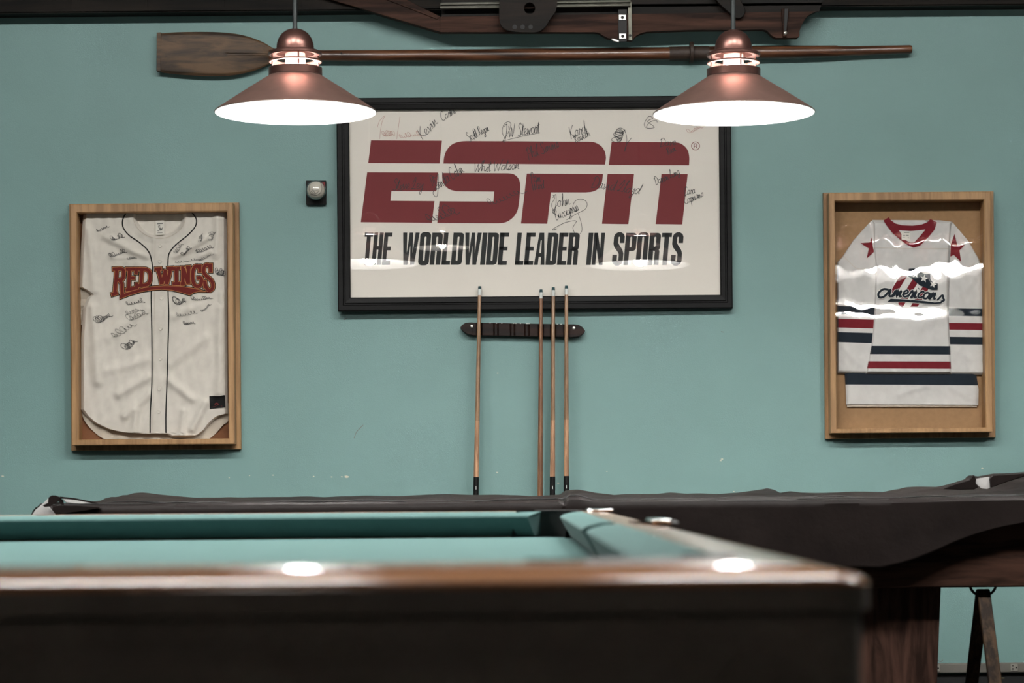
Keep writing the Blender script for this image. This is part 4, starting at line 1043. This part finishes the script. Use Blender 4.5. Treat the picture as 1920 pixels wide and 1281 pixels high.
def bj(u, q):
    y = 118 + (1160-118)*q
    xl, xr = interp(lef, y), interp(rig, y)
    x = xl + (xr-xl)*u; px, py = A(x, y)
    if y > 1135 and 440 < x < 545: py = A(0, 1139)[1] + (y-1135)*0.05
    e = min(1, u/.02, (1-u)/.02, (1-q)/.01)
    return P(px, py, 0.030 + (dB(px, py)-.030)*(e if e > 0 else 0))
bjo = thing('baseball_jersey', P(288, 820, .03), 'cream baseball jersey with red arched team name and signatures in the left case', 'jersey')
MB().grid(bj, 190, 280).build('jersey_body', M['jersey'], bjo)
# longer back tail showing under the hem
tail = smooth_pts([A(128, 1000), A(135, 1060), A(165, 1110), A(215, 1155), A(240, 1166)], 4) + smooth_pts([A(720, 1166), A(750, 1140), A(785, 1100), A(808, 1080), A(808, 1000)], 4)
MB().fill([A(122, 400), A(200, 420), A(220, 620), A(122, 640)], lambda a, b, o: P(a, b, .020+.003*math.sin(b*.3)), 0, 0, 6, 8).build('back_sleeve', M['jersey_in'], bjo)
MB().fill(tail, lambda a, b, o: P(a, b, .020+.004*math.sin(a*.2)), 0, 0, 6, 8).build('back_tail', M['jersey_in'], bjo)
SBJ = lambda a, b, o: P(a, b, dB(a, b)+o+.0006)
def dense(pts, step=3.0):
    out = []
    for p, q in zip(pts, pts[1:]):
        k = max(1, int(math.hypot(q[0]-p[0], q[1]-p[1])/step)); out += [(p[0]+(q[0]-p[0])*i/k, p[1]+(q[1]-p[1])*i/k) for i in range(k)]
    return out + [pts[-1]]
m = MB()
for pp in ([(335,122),(320,155),(323,190),(350,225),(400,260),(440,300),(455,350),(458,400),(452,480),(455,700),(455,900),(448,1040),(447,1137)], [(640,120),(660,150),(655,185),(620,225),(570,265),(540,300),(530,340),(530,480),(533,600),(528,800),(525,900),(520,1040),(520,1138)]):
    m.strip(dense(smooth_pts([A(a, b) for a, b in pp], 6), 2.5), 2.3, SBJ, 0.0004)
m.build('piping', M['patch_black'], bjo)
m = MB(); m.strip(dense(smooth_pts([(NEK[0]+NEK[2]*1.03*math.cos(math.radians(a)), NEK[1]+NEK[3]*1.03*math.sin(math.radians(a))) for a in range(4, 178, 12)], 3), 2.5), 1.0, SBJ, 0.0006)
m.build('collar_seam', M['jersey_in'], bjo)
m = MB(); m.strip(dense([A(470, 250), A(466, 600), A(460, 1136)], 3), 0.8, SBJ, 0.0006); m.build('placket_seam', M['jersey_in'], bjo)
lm = MB(); lm.fill([A(472, 158), A(512, 156), A(513, 222), A(473, 224)], lambda a, b, o: P(a, b, .034+o), 0, 0, 4, 6); lb = lm.build('neck_label', M['label'], bjo, smooth=False)
lm = MB(); SLb = lambda a, b, o: P(a, b, .035+o)
lm.strip([A(478, 172), A(506, 170)], 1.6, SLb, 0); hand(lm, 'Sw', A(480, 205)[0], A(480, 205)[1], 9, 8, SLb, 0, 1.2); lm.strip([A(480, 214), A(504, 213)], .8, SLb, 0)
lm.build('label_print', M['grey_pen'], lb, smooth=False)
for yb in (273, 346, 515, 655, 795, 935, 1040):
    q = A({273: 493, 346: 492, 515: 500, 655: 495, 795: 494, 935: 489, 1040: 487}[yb], yb); w0 = P(q[0], q[1], dB(*q)+.001)
    MB().lathe([(0, w0.y-.0018), (0.0035, w0.y-.0016), (0.0062, w0.y-.0024), (0.0072, w0.y-.0008), (0.0072, w0.y+.001)], (w0.x, 0, w0.z), 20, 'Y').build('button', M['button'], bjo)
# hem tag
m = MB(); m.fill([A(720, 968), A(793, 963), A(795, 1020), A(722, 1027)], SBJ, .0012, 0, 4, 4); hg = m.build('hem_tag', M['black'], bjo)
m = MB(); m.strip(smooth_pts([A(745, 1005), A(755, 1000), A(762, 1006), A(752, 1010)], 4, True), 1.0, SBJ, .002); m.strip([A(735, 1018), A(780, 1014)], .5, SBJ, .002); m.build('tag_print', M['red_stitch'], hg)
# arched team name
def Bq(x, y): return (190+x/7.535, 470+y/7.535)
LET = [
 [(218,262),(205,430),(190,605)], [(168,262),(215,260),(285,258),(315,290),(312,370),(285,410),(215,415)], [(262,418),(290,470),(292,560),(300,640)], [(150,622),(185,612),(222,600)],
 [(400,262),(392,400),(385,548)], [(352,262),(400,262),(496,262),(492,325)], [(400,388),(465,388)], [(350,556),(385,550),(500,525),(498,465)],
 [(575,262),(565,380),(558,492)], [(530,262),(575,262),(640,268),(685,310),(688,420),(650,478),(558,492),(518,498)],
 [(765,262),(845,258)], [(800,265),(830,370),(850,468)], [(855,465),(885,370),(905,280)], [(900,285),(912,380),(922,468)], [(925,465),(955,370),(975,255)], [(935,255),(1010,248)],
 [(1015,255),(1105,248)], [(1058,255),(1060,465)], [(1012,470),(1110,465)],
 [(1135,245),(1160,245)], [(1155,250),(1152,468)], [(1160,255),(1190,350),(1225,465)], [(1232,240),(1232,465)], [(1205,238),(1255,236)], [(1130,470),(1175,468)],
 [(1392,300),(1392,205)], [(1390,255),(1365,222),(1325,225),(1298,270),(1290,360),(1300,450),(1335,500),(1385,500),(1412,460),(1410,390),(1362,388)],
 [(1545,300),(1545,192)], [(1540,245),(1515,208),(1480,205),(1450,240),(1448,310),(1490,365),(1545,410),(1575,470),(1572,530),(1535,560),(1495,540),(1470,480)], [(1462,430),(1468,520)]]
SW = [(255,690),(262,620),(330,600),(450,562),(600,522),(750,502),(900,494),(1100,500),(1300,530),(1420,560),(1500,585),(1560,590),(1480,585),(1370,582),(1300,600),(1250,632),(1150,600),(1000,562),(850,550),(700,560),(550,588),(400,632)]
def inflate(poly, k):
    out = []; n = len(poly); area = sum(poly[i][0]*poly[(i+1) % n][1]-poly[(i+1) % n][0]*poly[i][1] for i in range(n))
    sg = 1 if area > 0 else -1
    for i in range(n):
        a, b = poly[i-1], poly[(i+1) % n]; dx, dy = b[0]-a[0], b[1]-a[1]; L_ = math.hypot(dx, dy) or 1
        out.append((poly[i][0]+sg*dy/L_*k, poly[i][1]-sg*dx/L_*k))
    return out
tm = None
for nm, wd, mat_, off, infl in (('team_name', 10.4, M['patch_black'], 0.0012, 14), ('team_name_trim', 8.0, M['patch_tan'], 0.0018, 2), ('team_name_letters', 6.2, M['patch_red'], 0.0024, -6)):
    m = MB()
    for st in LET:
        ext = []
        st2 = list(st)
        # lengthen the stroke ends a little with the width so outlines close round the ends
        e = (wd-6.2)*7.535/2
        for idx, nb_ in ((0, 1), (-1, -2)):
            a, b = st[idx], st[nb_]; L_ = math.hypot(a[0]-b[0], a[1]-b[1]) or 1
            st2[idx] = (a[0]+(a[0]-b[0])/L_*(e+8), a[1]+(a[1]-b[1])/L_*(e+8))
        pts = [Bq(a, b) for a, b in st2]
        if len(st2) > 4: pts = smooth_pts(pts, 3)
        m.strip(dense(pts, 2.5), wd, SBJ, off)
    m.fill([Bq(a, b) for a, b in inflate(SW, infl)], SBJ, off, 0, 2, 4)
    o = m.build(nm, mat_, bjo if tm is None else tm)
    if tm is None: tm = o
# signatures on the jersey
pj, pg = Pen(bjo, M['pen']), Pen(bjo, M['grey_pen'])
SG = [(200,208,55,18,20,1), (268,248,55,20,12,1), (258,325,75,22,14,1), (340,335,40,12,5,0), (565,310,50,22,50,0), (598,318,45,20,38,1), (660,308,75,22,18,1), (683,255,35,16,80,0), (728,252,40,22,60,0), (672,345,65,16,25,0), (560,352,110,12,6,0), (748,400,38,26,-20,1), (335,545,80,20,6,1), (335,590,75,20,12,0), (348,620,85,24,20,0), (200,630,70,34,22,1), (275,700,110,40,28,0), (335,755,60,36,35,1), (565,545,45,34,12,1), (638,525,85,18,4,1), (568,600,90,20,8,0), (600,635,50,20,0,1), (685,580,50,18,38,0)]
for i, (x, y, wd, ht, an, dark) in enumerate(SG):
    q = A(x, y); scribble((pj if dark else pg).new(), q[0], q[1], wd/2.463, ht/2.463*1.1, an, SBJ, .0012, 100+i, 0.75 if dark else .65, 0, 7+i % 4)
pj.flush(); pg.flush()

# ------------------------------------------------------------------ hockey jersey
def Hq(x, y): return (1520+x/2.5105, 340+y/2.5105)
hj = thing('hockey_jersey', P(1708, 763, .03), 'white mesh hockey jersey with navy and maroon stripes in the right case', 'jersey')
def rowgrid(lf, rt, y0, y1, dfun, nu, nv, stripes=None, slope=0.0):
    def fn(u, q):
        y = y0+(y1-y0)*q; xl, xr = interp(lf, y), interp(rt, y); x = xl+(xr-xl)*u
        y2 = y + slope*(x-(xl+xr)/2)
        px, py = Hq(x, y2); e = min(1, u/.03+.02, (1-u)/.03+.02, (1-q)/.02+.02, q/.02+.02)
        return P(px, py, .018 + (dfun(px, py)-.018)*e**.6)
    def mf(u, q):
        y = y0+(y1-y0)*q
        for a, b, mi in (stripes or []):
            if a <= y <= b: return mi
        return 0
    return MB().grid(fn, nu, nv, 0, mf)
MH = [M['hockey'], M['navy'], M['maroon']]
foldsH = [(Hq(480,700), Hq(600,640), 10, .003), (Hq(300,330), Hq(330,620), 7, .004), (Hq(640,300), Hq(630,620), 7, .004), (Hq(200,430), Hq(240,560), 6, .004), (Hq(160,480), Hq(200,580), 6, .003), (Hq(760,470), Hq(700,540), 7, .003), (Hq(420,1000), Hq(540,960), 7, .004), (Hq(640,960), Hq(780,1030), 7, .004), (Hq(150,780), Hq(230,860), 7, .004), (Hq(700,800), Hq(790,870), 7, .003)]
def fh(px, py): return sum(am*math.exp(-(seg_d(px, py, a, b)/w_)**2) for a, b, w_, am in foldsH) + .0006*math.sin(px*.4)*math.sin(py*.23)
dT = lambda a, b: .046 + fh(a, b)
dS = lambda a, b: .036 + fh(a, b)
dHm = lambda a, b: .028 + fh(a, b)
rowgrid([(905, 160), (980, 165), (1055, 167)], [(905, 779), (980, 791), (1055, 789)], 890, 1055, dHm, 80, 60, [(905, 960, 1)], .006).build('lower_hem', MH, hj)
rowgrid([(880, 150), (1066, 172)], [(880, 770), (1066, 783)], 1040, 1064, lambda a, b: .022, 60, 6).build('back_hem', M['jersey_in'], hj)
rowgrid([(185, 288), (200, 272), (280, 200), (360, 148), (385, 124), (905, 126)], [(185, 300), (320, 312), (905, 315)], 186, 908, dS, 60, 240, [(588, 628, 1), (650, 690, 2), (713, 762, 1)], .03).build('sleeve', MH, hj)
rowgrid([(195, 655), (905, 640)], [(195, 670), (280, 742), (365, 792), (410, 808), (600, 818), (700, 821), (912, 815)], 196, 912, dS, 60, 240, [(600, 636, 1), (668, 701, 2), (734, 768, 1)], .012).build('sleeve', MH, hj)
rowgrid([(182, 290), (320, 293), (400, 301), (600, 296), (700, 289), (775, 281), (870, 262), (905, 256)], [(182, 600), (190, 668), (300, 660), (430, 652), (600, 652), (770, 662), (912, 668)], 183, 910, lambda a, b: dT(a, b) - (.018 if (a-1707.5)**2/33**2 + (b-409)**2/44**2 < 1 and b < 455 - abs(a-1707.5)*1.1 else 0), 120, 260, [(776, 815, 1), (848, 881, 2)], .004).build('torso', MH, hj)
ST_ = lambda a, b, o: P(a, b, dT(a, b)+o+.001)
SSl = lambda a, b, o: P(a, b, dS(a, b)+o+.001)
# v collar
def Kq(x, y): return (1560+x/5.824, 400+y/5.824)
m = MB(); m.fill([Kq(a, b) for a, b in ((620,42),(640,75),(690,110),(760,130),(880,135),(980,122),(1045,95),(1075,62),(1145,98),(1120,180),(1050,265),(960,355),(890,375),(820,345),(745,290),(660,215),(600,140),(562,80))], ST_, 0.001, 0, 2, 4); col_ = m.build('collar', M['maroon'], hj)
m = MB(); m.fill([Kq(a, b) for a, b in ((730,185),(860,195),(1020,178),(960,250),(895,320),(850,320),(800,290),(760,230))], ST_, .0018, 0, 2, 4); m.build('inner_back', M['hockey'], col_)
m = MB(); m.fill([Kq(a, b) for a, b in ((758,198),(852,202),(850,298),(760,288))], ST_, .0026, 0, 3, 4); lb = m.build('neck_label', M['label'], hj)
m = MB(); m.strip([Kq(785, 212), Kq(845, 214)], .9, ST_, .003); m.strip([Kq(770, 240), Kq(800, 241)], .9, ST_, .003); m.strip([Kq(808, 240), Kq(838, 241)], 1.2, ST_, .003); m.strip([Kq(770, 262), Kq(838, 264)], .6, ST_, .003); m.build('label_print', M['grey_pen'], lb)
m = MB(); m.strip(dense([Kq(455, 375), Kq(870, 385), Kq(1290, 385)], 4), .8, ST_, .0006)
m.strip(dense(smooth_pts([Kq(130, 470), Kq(250, 590), Kq(330, 610), Kq(450, 600)], 4), 4), .7, SSl, .0006); m.strip(dense(smooth_pts([Kq(1285, 640), Kq(1400, 630), Kq(1500, 590), Kq(1560, 540)], 4), 4), .7, SSl, .0006)
m.build('seam', M['jersey_in'], hj)
m = MB()
m.fill([Kq(a, b) for a, b in ((436,262),(440,330),(458,420),(440,440),(378,494),(402,384),(310,326),(412,318))], SSl, .0012, 0, 3, 4)
m.fill([Kq(a, b) for a, b in ((1338,225),(1368,348),(1452,345),(1392,405),(1410,532),(1330,455),(1292,475),(1298,340))], SSl, .0012, 0, 3, 4)
m.build('sleeve_star', M['maroon'], hj)
# crest
m = MB(); cxk, cyk = 860, 850
m.fill([Kq(cxk+205*math.cos(t), cyk+195*math.sin(t)) for t in [2*math.pi*k/40 for k in range(40)]], ST_, .0012, 0, 2, 4); crest = m.build('crest', M['white_print'], hj)
m = MB()
def clipband(x_top, x_bot, wd):
    pts = []
    for k in range(17):
        y = cyk-195+390*k/16; hw_ = 205*math.sqrt(max(0, 1-((y-cyk)/195)**2)); x = x_top+(x_bot-x_top)*k/16
        l, r_ = max(x-wd/2, cxk-hw_), min(x+wd/2, cxk+hw_)
        if r_ > l: pts.append((y, l, r_))
    if len(pts) > 1: m.fill([Kq(l, y) for y, l, r_ in pts] + [Kq(r_, y) for y, l, r_ in reversed(pts)], ST_, .0018, 0, 2, 4)
for xt, xb in ((800, 560), (960, 720), (1120, 880), (1280, 1040)): clipband(xt, xb, 80)
m.build('crest_stripes', M['maroon'], crest)
m = MB(); m.fill([Kq(a, b) for a, b in ((838,605),(935,600),(960,640),(1010,660),(1072,660),(1075,720),(1100,755),(1155,765),(1155,835),(1100,838),(1040,820),(960,790),(880,720),(815,680),(835,650))], ST_, .0024, 0, 2, 4); m.build('crest_shield', M['navy'], crest)
m = MB()
def star(cx, cy, r, rot=0): return [Kq(cx + (r if k % 2 == 0 else r*.42)*math.sin(math.radians(36*k+rot)), cy - (r if k % 2 == 0 else r*.42)*math.cos(math.radians(36*k+rot))) for k in range(10)]
for a, b, r, q in ((912, 668, 40, 5), (1005, 712, 46, 12), (1105, 775, 40, 20)): m.fill(star(a, b, r, q), ST_, .003, 0, 1.5, 3)
m.build('crest_star', M['white_print'], crest)
for nm, wd, mt_, of in (('script_outline', 5.4, M['white_print'], .0034), ('script_name', 3.6, M['navy'], .0040)):
    m = MB()
    # big lower case style A then the rest of the word
    q = Kq(500, 930)
    m.strip(smooth_pts([Kq(620, 835), Kq(560, 830), Kq(508, 875), Kq(520, 920), Kq(575, 905), Kq(640, 835), Kq(625, 900), Kq(665, 905)], 5), wd*1.15, ST_, of)
    hand(m, 'merican', Kq(655, 905)[0], Kq(655, 905)[1], 24, -4, ST_, of, wd, .3, 0, 1.08)
    m.strip(smooth_pts([Kq(1150, 950), Kq(1205, 895), Kq(1215, 930), Kq(1225, 950), Kq(1190, 965)], 5), wd, ST_, of)
    m.fill([Kq(a, b) for a, b in inflate([(602, 968), (640, 935), (800, 942), (1000, 958), (1120, 975), (1180, 970), (1222, 940), (1228, 955), (1190, 985), (1120, 992), (960, 980), (780, 965)], (wd-3.2)*3)], ST_, of, 0, 1.5, 4)
    m.build(nm, mt_, crest)

# ------------------------------------------------------------------ ball in its holder beside the poster
bc = P(592.5, 357, .050)
hb = thing('ball_holder', P(593, 384, 0), 'small black wall holder with a clear dome, left of the big poster', 'ball holder')
MB().pprism(rrect(574, 339, 612, 384, 1.5), 0.0, 0.016).build('base_plate', M['black'], hb)
MB().pprism([(602, 342), (609.5, 342), (609.5, 352)], 0.016, 0.0175).build('red_corner', M['red_stitch'], hb)
MB().lathe([(0.0, -0.014), (0.018, -0.014), (0.020, -0.022), (0.0, -0.0225)], (bc.x, 0, bc.z-.004), 24, 'Y').build('ball_cup', M['black'], hb)
MB().lathe([(0.0375*math.sin(math.pi*k/20), -0.0375*math.cos(math.pi*k/20)) for k in range(21)], (bc.x, bc.y, bc.z), 40, 'Y').build('clear_dome', M['clear'], hb)
bl = thing('baseball', (bc.x, bc.y, bc.z-.034), 'signed white baseball inside the small wall holder', 'baseball')
MB().lathe([(0.0335*math.sin(math.pi*k/20), 0.0335*math.cos(math.pi*k/20)) for k in range(21)], (bc.x, bc.y, bc.z), 40, 'Z').build('ball_skin', M['leather_white'], bl)
def ball_curve(fn, wdt, name, mm):
    m = MB(); pts = []
    for k in range(61):
        v = fn(k/60.0).normalized(); pts.append(Vector(bc) + v*0.0337)
    m.tube(pts, wdt, 6); m.build(name, mm, bl)
ball_curve(lambda t: Vector((0.9*math.cos(2*math.pi*t) + .25*math.cos(6*math.pi*t)*-1, 0.9*math.sin(2*math.pi*t) + .25*math.sin(6*math.pi*t), .85*math.cos(4*math.pi*t)+.3)), 0.0007, 'stitching', M['leather'])
def bs(px, py):
    q = P(px, py, .05); dx, dz = q.x-bc.x, q.z-bc.z; dy = -math.sqrt(max(1e-6, .034**2-dx*dx-dz*dz)); return (q.x, bc.y+dy, q.z)
m = MB()
for pts in ([(584, 362), (588, 358), (591, 364), (586, 367), (590, 360), (600, 359), (592, 366)], [(583, 366), (590, 367), (597, 362)]):
    q = smooth_pts(pts, 5); m.tube([bs(a, b) for a, b in q], 0.0006, 5)
m.build('signature', M['pen'], bl)
